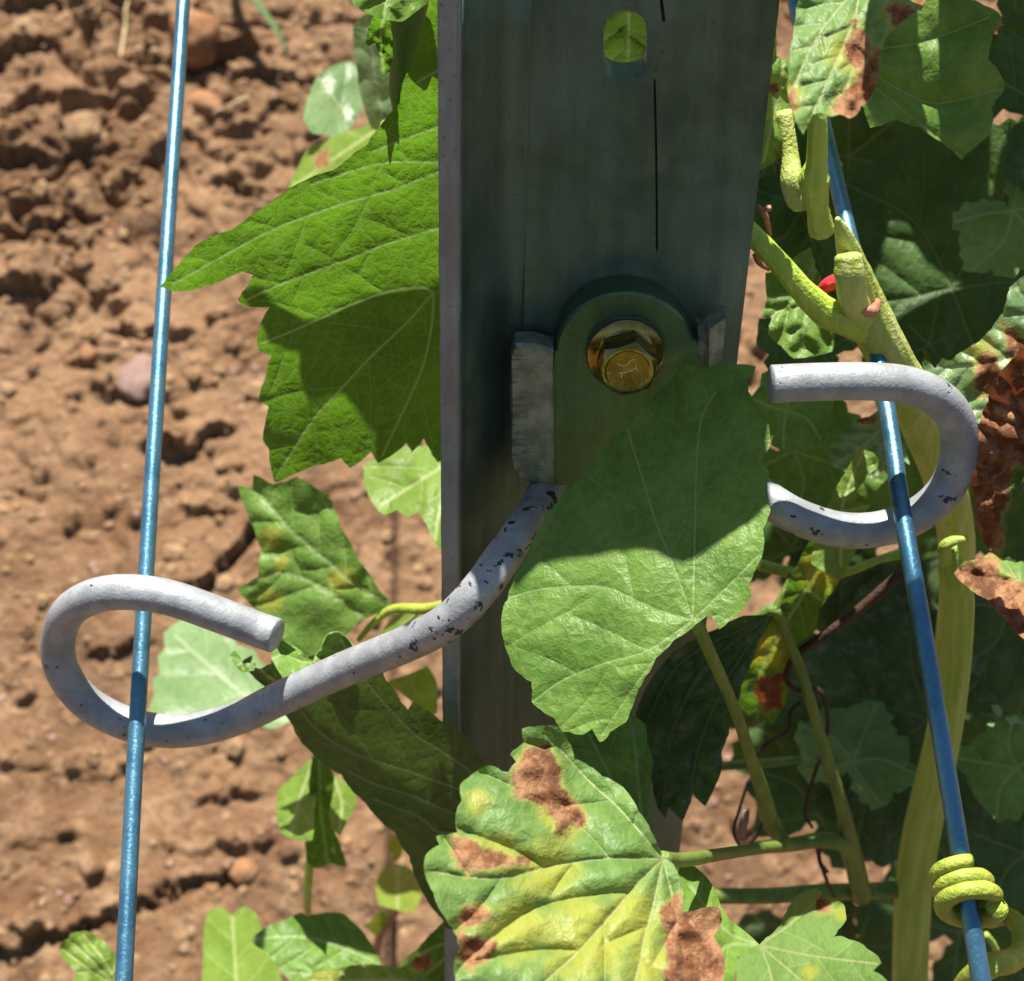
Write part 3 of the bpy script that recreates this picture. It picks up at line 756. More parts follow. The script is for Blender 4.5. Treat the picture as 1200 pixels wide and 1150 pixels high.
LEAFN = [0]
def leaf(outline, anchors, mains, mat, parent, label=None, brown=(), yellow=(), step=6, spacing=34, vw=3.2, quilt=1.0, ripple=1.0,
         cup=0.0, fold=0.0, tooth=None, bulge=0.06, bend=None, name='leaf', cat=None, yall=0.0, secw=1.7):
    LEAFN[0] += 1; seed = LEAFN[0]
    if tooth: outline = teeth(outline, tooth[0], tooth[1], seed)
    poly = refine(outline, step, bulge, 0.35, seed)
    ms, sec = auto_veins(poly, mains, spacing, seed) if mains else ([], [])
    lo, hi = poly.min(0), poly.max(0); size = np.linalg.norm(hi - lo)
    gx = np.arange(lo[0], hi[0], step); gy = np.arange(lo[1], hi[1], step * 0.87)
    X, Y = np.meshgrid(gx, gy); X[1::2] += step / 2
    g = np.stack([X.ravel(), Y.ravel()], 1) + rng.normal(size=(X.size, 2)) * step * 0.12
    extra = []
    for k, m_ in enumerate(ms + sec):
        main = k < len(ms); w_ = vw if main else secw
        d = np.gradient(m_, axis=0); d /= np.maximum(np.linalg.norm(d, axis=1), 1e-6)[:, None]; nr = np.c_[-d[:, 1], d[:, 0]]
        extra += [m_, m_ + nr * w_, m_ - nr * w_]
    # vein segments with a width that thins out to the tip
    if ms:
        A = np.vstack([m_[:-1] for m_ in ms + sec]); B = np.vstack([m_[1:] for m_ in ms + sec])
        KS = np.concatenate([np.full(len(m_) - 1, 1.0 if k < len(ms) else 0.5) for k, m_ in enumerate(ms + sec)])
        W = np.concatenate([np.linspace(1, 0.45, len(m_) - 1) * (vw if k < len(ms) else secw) for k, m_ in enumerate(ms + sec)])
        E = np.vstack(extra)
    if ms:
        near_v = np.concatenate([segdist(g[k:k + 3000], A, B).min(1) for k in range(0, len(g), 3000)])
        g = np.vstack([g[near_v > vw + 1.2], E])
    g = g[inside(poly, g)]
    g = g[polydist(poly, g) > step * 0.35]
    n = len(poly)
    r = delaunay_2d_cdt([Vector(p) for p in poly] + [Vector(p) for p in g], [], [list(range(n))], 1, 0.4)
    P2 = np.array([tuple(v) for v in r[0]]); F = r[2]
    N = len(P2)
    vein = np.zeros(N); dv = np.full(N, 40.0)
    if ms:
        for k in range(0, N, 2000):
            D = segdist(P2[k:k + 2000], A, B)
            vein[k:k + 2000] = (np.clip(1 - D / W[None], 0, 1) * KS[None]).max(1); dv[k:k + 2000] = D.min(1)
    edge_d = polydist(poly, P2)
    bro = np.zeros(N)
    for b_ in brown:
        bro = np.maximum(bro, 1 - sstep(-12, 16, sdf(np.array(b_, float), P2) + 8 * fbm(np.c_[P2 / 16, np.full(N, seed)], 3)))
    yel = np.full(N, float(yall))
    for (cx, cy, rad) in yellow:
        yel = np.maximum(yel, np.clip(1.15 - np.hypot(P2[:, 0] - cx, P2[:, 1] - cy) / rad, 0, 1))
    # shape
    q3 = np.c_[P2, np.full(N, seed * 50.0)]
    disp = quilt * 1.6 * (1 - np.exp(-dv / 11.0)) + quilt * 0.5 * fbm(q3 / 26, 3)
    disp += ripple * (3.2 * fbm(q3 / (size * 0.28), 2) + 1.2 * fbm(q3 / (size * 0.09) + 9, 2) * np.exp(-edge_d / 30))
    disp += 3.4 * bro * fbm(q3 / 34 + 3, 2)
    c = poly.mean(0)
    disp -= cup * (np.hypot(P2[:, 0] - c[0], P2[:, 1] - c[1]) / (size * 0.5)) ** 2
    if fold and mains:
        m0 = np.asarray(mains[0], float); a, b_ = m0[0], m0[-1]; d = (b_ - a) / np.linalg.norm(b_ - a)
        s_ = np.abs((P2[:, 0] - a[0]) * -d[1] + (P2[:, 1] - a[1]) * d[0]); disp += fold * np.minimum(s_ / (size * 0.25), 1.5) * -1
    if bend:   # (x0, y0, dx, dy, length px, mm): curves away beyond a line
        x0, y0, dx, dy, ln, mm = bend
        s_ = np.maximum(0, ((P2[:, 0] - x0) * dx + (P2[:, 1] - y0) * dy) / math.hypot(dx, dy)) / ln; disp -= mm * s_ ** 1.6
    a3 = [PY(*a) for a in anchors]
    nrm = np.cross(a3[1] - a3[0], a3[2] - a3[0])
    d = FWD[None] + np.outer((P2[:, 0] - CXP) / FPX, RIGHT) + np.outer((CYP - P2[:, 1]) / FPX, UP)
    t = (a3[0] - CAM).dot(nrm) / (d @ nrm)
    V = CAM + d * (t - disp / 1000)[:, None]
    # texture coordinates in centimetres along the leaf
    sc = np.mean(t) / FPX * 100
    lc = np.c_[P2 * sc, np.full(N, seed * 3.7)]
    return link(name, V, F, mat, parent, label, cat, attrs={'vein': vein, 'brown': bro, 'yellow': yel, 'lc': lc})

# ---- shoot behind the post, left
shl = empty('grapevine_shoot', PY(560, 330, 30), 'grapevine shoot behind the post, its leaves hanging left over the soil', 'grapevine')
L1 = [(545, -40), (504, 0), (499, 21), (491, 45), (487, 66), (471, 101), (468, 122), (443, 151), (430, 170), (400, 193), (390, 200), (362, 209), (313, 240), (275, 268), (233, 285), (209, 310), (195, 328), (188, 336), (205, 342), (230, 339), (275, 322), (284, 318), (297, 322), (290, 336), (278, 351), (285, 358), (316, 360), (306, 377), (301, 398), (303, 411), (318, 417), (311, 443), (303, 467), (315, 477), (308, 516), (315, 526), (317, 545), (322, 566), (348, 554), (365, 547), (400, 537), (410, 549), (428, 536), (435, 530), (443, 543), (470, 526), (476, 519), (483, 530), (497, 514), (513, 542), (535, 530), (545, 400)]
L1V = [[(508, 343), (475, 380), (435, 418), (400, 456), (365, 495), (322, 562)], [(508, 343), (492, 337), (452, 343), (400, 362), (348, 386), (308, 402)],
       [(540, 196), (513, 202), (459, 223), (400, 240), (323, 268), (264, 299), (205, 332)], [(540, 186), (513, 190), (452, 191), (400, 205), (366, 216)],
       [(540, 258), (513, 268), (452, 287), (400, 307), (337, 330), (292, 350)], [(540, 138), (511, 150), (470, 165), (437, 178)], [(508, 343), (506, 380), (497, 425), (483, 460), (463, 502), (448, 534)], [(540, 70), (511, 84), (490, 96)]]
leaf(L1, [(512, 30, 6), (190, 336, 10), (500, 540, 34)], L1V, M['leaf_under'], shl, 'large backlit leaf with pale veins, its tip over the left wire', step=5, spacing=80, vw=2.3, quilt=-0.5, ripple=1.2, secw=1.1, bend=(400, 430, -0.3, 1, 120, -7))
L6 = [(278, 568), (285, 570), (296, 573), (297, 556), (310, 562), (320, 568), (334, 565), (348, 559), (370, 572), (385, 580), (400, 620), (421, 658), (445, 693), (462, 713), (440, 720), (421, 727), (405, 745), (385, 765), (350, 770), (320, 750), (300, 715), (278, 690), (290, 684), (303, 676), (306, 644), (298, 620)]
leaf(L6, [(460, 714, 42), (290, 565, 70), (300, 720, 50)], [[(462, 713), (421, 688), (380, 655), (340, 620), (300, 575)], [(420, 720), (380, 690), (330, 672), (292, 686)], [(462, 713), (440, 670), (410, 620), (380, 590)]], M['leaf_top'], shl, 'dull green leaf with yellow spots above the left hook tip', step=7, yellow=[(318, 630, 22), (400, 680, 26), (315, 705, 24), (330, 660, 16)], spacing=40, ripple=1.4)
leaf([(425, 545), (445, 535), (470, 525), (500, 522), (530, 530), (540, 640), (515, 645), (500, 615), (490, 600), (478, 606), (465, 598), (450, 604), (438, 592), (428, 570)], [(520, 530, 80), (430, 560, 76), (500, 640, 46)], [[(530, 540), (490, 565), (450, 590)], [(530, 540), (515, 600), (510, 635)]], M['leaf_young'], shl, 'yellow-green leaf half hidden behind the post below the large leaf', step=8, spacing=40)
V, F = pxtube([(530, 708, 30), (500, 714, 36), (462, 714, 42), (440, 728, 43), (420, 750, 44)], [1.6, 1.5, 1.3, 1.0, 0.7], 6, sides=10)
link('petiole', V, F, M['tendril'], shl)
leaf([(446, 742), (462, 722), (480, 716), (492, 722), (478, 742), (458, 758), (440, 764)], [(490, 720, 38), (445, 760, 38), (470, 745, 30)], [[(488, 720), (465, 740), (446, 758)]], M['leaf_young'], shl, 'small folded bright green leaflet beside the rod', step=6, spacing=16)
leaf([(405, -30), (412, 2), (425, 14), (440, 20), (458, 24), (470, 26), (490, 12), (503, 2), (510, -30), (470, -70), (430, -60)], [(430, 0, -6), (500, 0, 8), (470, -50, 10)], [[(470, -60), (455, -20), (450, 20)]], M['leaf_top'], shl, 'crumpled dark green leaf tip hanging in at the top edge', step=6, spacing=20, quilt=1.6)
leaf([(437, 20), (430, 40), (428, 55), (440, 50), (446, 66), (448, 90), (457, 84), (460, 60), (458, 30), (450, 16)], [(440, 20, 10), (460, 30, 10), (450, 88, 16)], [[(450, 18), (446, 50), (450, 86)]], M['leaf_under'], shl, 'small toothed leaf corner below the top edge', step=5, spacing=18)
V, F = pxtube([(480, -40, 46), (476, 10, 46), (473, 50, 46), (470, 85, 46), (468, 122, 46), (490, 180, 48), (530, 260, 50)], [5.2, 4.6, 3.6, 2.6, 1.8, 1.6, 1.6], 6, sides=12, lump=0.12)
link('cane', V, F, M['petiole'], shl)
far = empty('grapevine_sucker', ground_pt(*px_ground(430, 240)), 'pale blurred vine shoot low behind the large backlit leaf', 'grapevine')
leaf([(355, 140), (362, 112), (372, 88), (392, 76), (412, 72), (424, 92), (430, 112), (420, 138), (400, 160), (380, 158), (365, 156)], [(360, 140, 210), (425, 90, 240), (400, 160, 210)], [[(420, 150), (395, 120), (375, 92)]], M['leaf_pale'], far, 'round blurred pale leaf', step=9, spacing=40)
leaf([(414, 30), (425, 18), (440, 15), (465, 50), (474, 90), (472, 130), (455, 150), (436, 152), (425, 120), (418, 80)], [(420, 30, 180), (470, 100, 190), (440, 150, 170)], [[(450, 150), (440, 90), (430, 25)]], M['leaf_pale'], far, 'tall blurred grey-green leaf', step=9, spacing=40)
leaf([(338, 220), (352, 190), (365, 170), (395, 158), (425, 150), (455, 130), (470, 140), (450, 180), (405, 215), (370, 240)], [(345, 210, 190), (460, 140, 190), (400, 220, 160)], [[(460, 140), (400, 180), (350, 215)]], M['leaf_young'], far, 'bright blurred leaf with a pink edge', step=9, spacing=40, brown=[[(372, 182), (384, 176), (384, 190), (374, 194)]])
V, F = pxtube([(440, 100, 200), (450, 150, 175), (470, 200, 170), (520, 270, 165), (545, 380, 160)], [1.5, 1.8, 2, 2, 2], 5, sides=8); link('stem', V, F, M['stem'], far)
bl = empty('grass_blade', ground_pt(*px_ground(300, 10)), 'thin grey-green grass blade drooping over soil at the top edge', 'grass')
gp = np.array([ground_pt(*px_ground(x, y), h) for x, y, h in [(270, -60, 0.0), (278, -20, 0.03), (292, 15, 0.045), (308, 48, 0.04), (330, 72, 0.03), (342, 86, 0.02)]])
gp = catmull(gp, 5); wv = np.interp(np.linspace(0, 1, len(gp)), [0, .3, .8, 1], [.003, .0055, .004, .0008])
sd = np.array([0.75, 0.3, -0.5]); V = np.vstack([gp - np.outer(wv, sd), gp + [0, 0, -0.0012], gp + np.outer(wv, sd)]); k = len(gp)
link('blade', V, [(i, i + 1, k + i + 1, k + i) for i in range(k - 1)] + [(k + i, k + i + 1, 2 * k + i + 1, 2 * k + i) for i in range(k - 1)], M['leaf_pale'], bl,
     attrs={'vein': np.zeros(3 * k), 'brown': np.zeros(3 * k), 'yellow': np.zeros(3 * k), 'lc': V * 100})

# ---- lower shoot: front leaves
shf = empty('grapevine_shoot', PY(980, 1010, 10), 'grapevine shoot in front of the post with the broad bright leaf', 'grapevine')
L2 = [(845, 428), (863, 427), (886, 430), (880, 440), (876, 446), (877, 459), (884, 470), (891, 484), (896, 493), (904, 500), (904, 516), (894, 538), (897, 546), (901, 554), (897, 576), (897, 589), (903, 597), (899, 610), (894, 620), (894, 648), (889, 660), (883, 672), (878, 684), (880, 700), (870, 715), (863, 724), (854, 728), (843, 738), (838, 728), (833, 721), (826, 724), (815, 732), (806, 740), (790, 750), (769, 771), (755, 795), (748, 808), (744, 820), (738, 835), (734, 846), (724, 852), (715, 858), (708, 868), (703, 870), (698, 862), (694, 854), (686, 860), (678, 861), (668, 858), (659, 858), (654, 850), (650, 842), (634, 832), (623, 823), (624, 810), (623, 799), (612, 792), (602, 783), (596, 768), (591, 753), (588, 737), (588, 721), (590, 711), (595, 703), (600, 685), (615, 655), (632, 622), (650, 592), (682, 561), (741, 495), (780, 452), (804, 428), (826, 431)]
leaf_front = leaf(L2, [(850, 430, -14), (600, 690, -41), (700, 865, -68)], [[(812, 727), (798, 686), (783, 648), (769, 613), (754, 564), (741, 523), (735, 500)], [(812, 727), (814, 634), (816, 554), (821, 495), (838, 460)], [(812, 727), (780, 718), (748, 705), (706, 688), (640, 690), (598, 700)], [(812, 727), (760, 762), (713, 776), (660, 797), (625, 822)], [(812, 727), (850, 690), (890, 650)], [(812, 727), (840, 722)], [(812, 727), (770, 770), (740, 810), (705, 862)]],
     M['leaf_top'], shf, 'broad green leaf covering the lower right of the bracket', step=5, spacing=80, vw=1.6, secw=0.9, quilt=0.35, ripple=0.8, cup=3, bulge=0.10)
V, F = pxtube([(812, 727, -51), (820, 738, -50), (834, 770, -44), (850, 805, -36), (866, 845, -26), (880, 888, -12), (894, 930, -4), (904, 965, 2), (922, 992, 5)], [1.1, 1.25, 1.25, 1.25, 1.3, 1.4, 1.9, 2.5, 1.6], 6, sides=20, lump=0.10, rib=0.03, nrib=7)
link('petiole', V, F, M['petiole'], leaf_front)
L3 = [(612, 854), (626, 852), (652, 851), (664, 865), (673, 889), (690, 898), (706, 910), (722, 917), (734, 927), (748, 950), (762, 973), (770, 990), (777, 1006), (786, 1010), (794, 1022), (800, 1042), (798, 1070), (812, 1068), (842, 1063), (846, 1078), (836, 1098), (850, 1128), (842, 1160), (835, 1220), (770, 1260), (690, 1265), (600, 1230), (548, 1180), (534, 1150), (532, 1129), (539, 1112), (536, 1098), (530, 1087), (520, 1073), (508, 1046), (497, 1021), (499, 1002), (515, 990), (511, 980), (524, 978), (536, 976), (534, 955), (541, 938), (539, 920), (548, 912), (557, 905), (568, 898), (579, 898), (588, 904), (595, 905), (605, 893), (598, 884), (606, 877), (614, 870)]
B3 = [[(618, 879), (640, 876), (654, 900), (657, 924), (672, 944), (684, 956), (678, 968), (657, 962), (643, 948), (626, 938), (605, 930), (602, 913)],
      [(529, 980), (546, 983), (563, 993), (595, 1006), (619, 1009), (595, 1016), (563, 1013), (548, 1022), (536, 1012)], [(544, 1068), (568, 1063), (574, 1076), (552, 1086), (541, 1082)],
      [(539, 1092), (556, 1101), (581, 1105), (574, 1122), (553, 1134), (541, 1124)], [(780, 1062), (796, 1050), (804, 1066), (850, 1060), (855, 1150), (830, 1220), (775, 1200), (784, 1120)], [(650, 955), (668, 962), (668, 976), (652, 974)]]
leaf_sick = leaf(L3, [(776, 1006, -94), (640, 852, -77), (560, 1130, -122)], [[(777, 1007), (744, 1039), (706, 1084), (671, 1122), (640, 1150), (590, 1210)], [(777, 1007), (730, 1006), (690, 1008), (640, 1016), (580, 1030), (505, 1022)], [(777, 1007), (750, 975), (723, 945), (690, 915), (640, 860)], [(777, 1007), (770, 1040), (765, 1063), (755, 1098), (748, 1135), (725, 1230)], [(777, 1007), (790, 1060), (800, 1110), (805, 1200)]],
     M['leaf_sick'], shf, 'blistered yellow-green leaf with orange-brown dead patches', step=5, spacing=85, vw=1.9, secw=1.0, quilt=1.5, ripple=2.4, cup=4, brown=B3, yellow=[(690, 1100, 90), (740, 1080, 60), (640, 1020, 60), (610, 1090, 60), (660, 960, 40), (760, 1130, 50), (580, 1000, 40), (560, 940, 25)], bulge=0.12)
V, F = pxtube([(776, 1006, -93), (800, 1008, -84), (840, 1002, -56), (880, 996, -24), (925, 990, -2), (965, 985, 4)], [1.3, 1.3, 1.3, 1.35, 1.5, 1.9], 6, sides=12)
link('petiole', V, F, M['petiole'], leaf_sick)
leaf([(640, 850), (680, 850), (735, 835), (757, 850), (758, 870), (765, 890), (762, 920), (760, 952), (764, 985), (730, 990), (680, 940)], [(650, 860, -32), (757, 860, -30), (740, 985, -44)], [[(756, 985), (748, 920), (745, 880), (738, 842)], [(756, 985), (710, 900), (690, 860)]], M['leaf_top'], shf, 'shaded leaf lobe between the broad leaf and the blistered leaf', step=6, spacing=36)
L5 = [(275, 766), (283, 776), (296, 768), (291, 782), (305, 784), (318, 778), (320, 768), (328, 750), (345, 760), (358, 772), (370, 768), (377, 762), (384, 744), (397, 741), (410, 752), (416, 768), (428, 756), (438, 770), (452, 797), (470, 823), (478, 832), (484, 823), (515, 844), (546, 865), (563, 889), (569, 905), (590, 960), (570, 1040), (540, 1090), (524, 1088), (518, 1077), (497, 1049), (480, 1004), (463, 976), (428, 941), (400, 908), (362, 879), (340, 846), (316, 808), (292, 788)]
leaf(L5, [(330, 790, -12), (515, 844, -26), (530, 1060, -20)], [[(590, 950), (539, 926), (515, 917), (470, 901), (417, 884), (372, 856), (340, 815), (300, 780)], [(585, 960), (532, 953), (487, 934), (442, 920), (410, 905)], [(580, 970), (518, 976), (494, 959), (442, 938)], [(585, 930), (550, 903), (515, 879), (483, 858), (430, 800), (400, 750)]],
     M['leaf_dark'], shf, 'dark folded leaf hanging under the left hook arm', step=5, spacing=40, vw=2.2, secw=1.2, quilt=-0.6, ripple=1.2, bulge=0.10)
leaf([(292, 1103), (300, 1095), (308, 1089), (316, 1084), (336, 1078), (352, 1069), (360, 1074), (378, 1070), (400, 1070), (424, 1090), (440, 1115), (446, 1128), (430, 1170), (370, 1180), (340, 1150), (320, 1125), (310, 1114)], [(300, 1100, 20), (440, 1110, 20), (380, 1160, 6)], [[(445, 1130), (400, 1110), (350, 1098), (300, 1100)], [(445, 1130), (390, 1140), (340, 1140)]], M['leaf_top'], shf, 'deep green leaf with toothed upper edge at the bottom, left of centre', step=6, spacing=30, cup=6)
leaf([(355, 1150), (370, 1140), (400, 1134), (430, 1130), (470, 1136), (505, 1150), (530, 1165), (480, 1230), (400, 1220)], [(360, 1145, -10), (500, 1150, -8), (440, 1200, -20)], [[(530, 1165), (470, 1150), (420, 1150), (365, 1150)]], M['leaf_young'], shf, 'light green leaf rim rising from the bottom edge', step=6, spacing=24, yellow=[(380, 1142, 30)])
leaf([(466, 1133), (490, 1112), (520, 1080), (536, 1070), (545, 1110), (545, 1200), (500, 1180), (480, 1150)], [(470, 1130, 4), (535, 1080, -10), (520, 1180, -6)], [[(545, 1100), (520, 1125), (495, 1145)], [(545, 1100), (510, 1110), (470, 1132)]], M['leaf_under'], shf, 'green leaf tucked behind the left edge of the blistered leaf', step=6, spacing=24, brown=[[(488, 1126), (502, 1120), (498, 1132), (488, 1136)]])

# ---- suckers near the soil, left
def sucker(px, py, label): return empty('grapevine_sucker', ground_pt(*px_ground(px, py)), label, 'grapevine')
s1 = sucker(250, 850, 'broad pale blurred vine leaf on soil behind the left hook')
leaf([(196, 738), (215, 728), (240, 731), (270, 752), (300, 770), (322, 800), (340, 830), (335, 852), (300, 850), (260, 858), (215, 866), (178, 860), (180, 820), (190, 780)], [(200, 740, 160), (335, 830, 122), (190, 860, 105)], [[(338, 845), (280, 810), (205, 745)], [(338, 845), (260, 840), (185, 855)]], M['leaf_pale'], s1, tooth=(30, 5), step=9, spacing=40)
V, F = pxtube([(336, 840, 138), (370, 860, 150), (420, 880, 200), (450, 900, 260)], 1.3, 5, sides=8); link('petiole', V, F, M['stem'], s1)
s2 = sucker(370, 1010, 'yellow-green drooping young vine shoot left of the dark leaf')
leaf([(326, 925), (338, 915), (352, 900), (368, 888), (372, 920), (368, 950), (366, 985), (345, 985), (328, 975), (324, 950)], [(330, 920, 62), (368, 890, 66), (350, 985, 28)], [[(368, 890), (350, 940), (340, 980)]], M['leaf_young'], s2, 'left half of the yellow-green shoot', step=7, spacing=24)
leaf([(366, 886), (380, 895), (392, 910), (386, 950), (392, 975), (402, 1000), (406, 1016), (388, 1012), (372, 1018), (360, 1012), (358, 970), (362, 930)], [(370, 890, 48), (392, 960, 45), (370, 1015, 45)], [[(374, 890), (376, 950), (384, 1010)]], M['leaf_under'], s2, 'darker drooping middle leaf of the shoot', step=7, spacing=24)
leaf([(388, 905), (402, 915), (414, 925), (418, 940), (408, 960), (398, 980), (388, 970), (386, 935)], [(390, 908, 64), (416, 930, 60), (396, 978, 34)], [[(390, 908), (400, 940), (398, 975)]], M['leaf_young'], s2, 'right small leaf of the shoot', step=7, spacing=24)
V, F = pxtube([(372, 870, 50), (370, 930, 52), (364, 1000, 60), (360, 1060, 90), (365, 1100, 140)], [1.2, 1.4, 1.5, 1.5, 1.5], 5, sides=8); link('stem', V, F, M['stem'], s2)
s3 = sucker(460, 1100, 'small yellow seedling vine leaf on an orange stalk')
leaf([(440, 1040), (446, 1022), (462, 1012), (480, 1016), (492, 1032), (494, 1052), (484, 1070), (462, 1066), (444, 1060)], [(442, 1040, 112), (490, 1040, 112), (465, 1068, 92)], [[(466, 1066), (466, 1020)]], M['leaf_young'], s3, step=8, spacing=30, yall=0.55)
V, F = pxtube([(466, 1064, 97), (456, 1080, 98), (444, 1100, 102), (440, 1130, 130)], 1.6, 5, sides=8); link('petiole', V, F, M['drybract'], s3)
leaf([(430, 1085), (446, 1066), (456, 1072), (452, 1085), (440, 1098)], [(430, 1085, 96), (456, 1072, 98), (440, 1098, 96)], [], M['leaf_young'], s3, step=8, yall=0.6)
leaf([(455, 985), (465, 975), (474, 985), (470, 1005), (460, 1012)], [(455, 985, 112), (474, 985, 112), (460, 1012, 110)], [], M['leaf_young'], s3, step=8, yall=0.8)
s4 = sucker(275, 1160, 'bright blurred lime leaf at the bottom edge over the soil')
leaf([(243, 1068), (258, 1064), (272, 1072), (286, 1062), (300, 1070), (306, 1090), (318, 1120), (330, 1150), (330, 1200), (240, 1200), (238, 1120)], [(245, 1070, 80), (305, 1075, 80), (280, 1190, 25)], [[(280, 1195), (275, 1120), (272, 1075)]], M['leaf_young'], s4, step=8, spacing=40)
V, F = pxtube([(280, 1195, 24), (290, 1260, 40), (300, 1300, 140)], 1.3, 5, sides=8); link('petiole', V, F, M['stem'], s4)
s5 = empty('grapevine_shoot', PY(130, 1200, 0), 'small ribbed young leaf tip at the bottom left, right against the wire', 'grapevine')
leaf([(69, 1110), (70, 1118), (80, 1130), (90, 1140), (86, 1150), (92, 1190), (150, 1200), (140, 1135), (134, 1118), (126, 1108), (118, 1101), (108, 1094), (101, 1091), (90, 1092), (83, 1094), (80, 1100), (74, 1103)], [(72, 1112, 4), (130, 1110, 6), (110, 1190, -10)], [[(140, 1160), (125, 1130), (98, 1096)], [(140, 1160), (110, 1140), (72, 1112)], [(140, 1160), (118, 1136), (82, 1102)]], M['leaf_young'], s5, step=4, spacing=30, vw=2.4, quilt=1.4)
leaf([(452, 800), (466, 808), (482, 822), (500, 840), (512, 836), (512, 800), (500, 780), (480, 790)], [(455, 802, 60), (510, 838, 60), (500, 782, 70)], [], M['leaf_young'], s1, 'small yellow-green leaf between the rod and the post', step=8, yall=0.4)

# ---- right-hand vine
vr = empty('grapevine', PY(1090, 700, 40), 'grapevine right of the post with a thick green cane and diseased leaves', 'grapevine')
def RL(*a, **k): return leaf(*a, parent=vr, **k) if False else leaf(a[0], a[1], a[2], a[3], vr, *a[4:], **k)
# background, far to near
def dl(cx, cy, rx, ry, rot, Y, tilt=(0, 0), mat='leaf_dark', label=None, **k):
    """a lobed vine leaf round its stalk point"""
    sh = [(0, 0.10), (0.16, 0.42), (0.45, 0.62), (0.72, 0.58), (0.74, 0.30), (0.95, 0.10), (1.0, -0.22), (0.80, -0.36), (0.72, -0.62), (0.42, -0.72), (0.22, -0.98), (0, -1.12), (-0.22, -0.98), (-0.44, -0.74), (-0.74, -0.60), (-0.82, -0.34), (-1.0, -0.20), (-0.93, 0.12), (-0.72, 0.32), (-0.70, 0.60), (-0.42, 0.62), (-0.15, 0.40)]
    c, s = math.cos(rot), math.sin(rot)
    T = lambda x, y: (cx + rx * x * c - ry * y * s, cy + rx * x * s + ry * y * c)
    o = [T(*p) for p in sh]
    mv = [[T(0, 0.05), T(0, -0.5), T(0, -1.05)], [T(0, 0.05), T(0.4, -0.2), T(0.92, -0.2)], [T(0, 0.05), T(-0.4, -0.2), T(-0.92, -0.2)], [T(0, 0.05), T(0.3, 0.3), T(0.66, 0.52)], [T(0, 0.05), T(-0.3, 0.3), T(-0.66, 0.52)]]
    an = [(cx, cy, Y), (cx + 100, cy, Y + tilt[0] * 100), (cx, cy + 100, Y + tilt[1] * 100)]
    k.setdefault('step', 8); k.setdefault('spacing', 46); k.setdefault('tooth', (26, 6)); k.setdefault('vw', 2.4)
    return leaf(o, an, mv, M[mat], vr, label, **k)
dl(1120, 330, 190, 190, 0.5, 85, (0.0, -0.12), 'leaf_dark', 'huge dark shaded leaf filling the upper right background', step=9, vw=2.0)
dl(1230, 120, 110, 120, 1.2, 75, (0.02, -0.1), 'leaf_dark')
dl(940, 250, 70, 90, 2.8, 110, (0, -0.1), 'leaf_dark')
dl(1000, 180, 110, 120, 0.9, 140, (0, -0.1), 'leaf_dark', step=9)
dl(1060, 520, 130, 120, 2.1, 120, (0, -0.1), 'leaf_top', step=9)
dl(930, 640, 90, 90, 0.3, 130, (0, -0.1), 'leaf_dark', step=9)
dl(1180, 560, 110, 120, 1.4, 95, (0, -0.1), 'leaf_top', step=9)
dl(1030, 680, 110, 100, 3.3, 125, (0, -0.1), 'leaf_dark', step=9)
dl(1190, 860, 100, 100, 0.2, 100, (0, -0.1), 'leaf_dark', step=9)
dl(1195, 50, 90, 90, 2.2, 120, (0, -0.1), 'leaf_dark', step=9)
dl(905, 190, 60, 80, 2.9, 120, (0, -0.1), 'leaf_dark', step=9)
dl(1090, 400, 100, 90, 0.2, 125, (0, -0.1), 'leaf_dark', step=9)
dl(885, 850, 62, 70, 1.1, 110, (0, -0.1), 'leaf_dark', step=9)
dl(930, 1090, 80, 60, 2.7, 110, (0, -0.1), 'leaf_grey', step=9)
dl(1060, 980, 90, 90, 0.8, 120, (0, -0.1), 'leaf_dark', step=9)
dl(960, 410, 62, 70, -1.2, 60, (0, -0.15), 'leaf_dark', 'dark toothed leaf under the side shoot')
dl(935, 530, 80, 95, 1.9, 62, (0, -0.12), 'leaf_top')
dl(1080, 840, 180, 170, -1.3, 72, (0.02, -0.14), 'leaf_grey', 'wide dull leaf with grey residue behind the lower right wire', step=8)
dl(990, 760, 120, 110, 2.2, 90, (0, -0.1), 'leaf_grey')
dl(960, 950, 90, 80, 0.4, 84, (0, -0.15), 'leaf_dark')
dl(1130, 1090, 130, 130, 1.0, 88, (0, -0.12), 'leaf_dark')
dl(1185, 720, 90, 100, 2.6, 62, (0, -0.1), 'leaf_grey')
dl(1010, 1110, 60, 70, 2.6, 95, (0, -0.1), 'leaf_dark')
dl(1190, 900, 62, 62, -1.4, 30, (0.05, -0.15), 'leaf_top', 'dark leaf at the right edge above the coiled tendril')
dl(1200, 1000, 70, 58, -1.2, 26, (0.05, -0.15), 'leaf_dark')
L22 = [(1060, -60), (1092, 0), (1120, -8), (1155, 7), (1166, 12), (1174, 21), (1168, 32), (1163, 42), (1160, 56), (1158, 70), (1167, 78), (1172, 87), (1178, 98), (1176, 108), (1168, 116), (1162, 125), (1164, 142), (1160, 157), (1150, 166), (1141, 174), (1133, 180), (1127, 188), (1116, 176), (1103, 167), (1080, 150), (1050, 140), (1020, 150), (1005, 100), (1015, 20)]
leaf(L22, [(1040, 60, 48), (1170, 90, 52), (1100, 170, 42)], [[(1010, 60), (1070, 52), (1110, 40), (1160, 20)], [(1010, 80), (1080, 118), (1120, 118), (1170, 105)], [(1010, 90), (1060, 130), (1125, 182)], [(1010, 50), (1060, 0), (1090, -10)]], M['leaf_top'], vr, 'shaded green leaf with pale grey scars at the top right', step=6, spacing=220, vw=1.5)
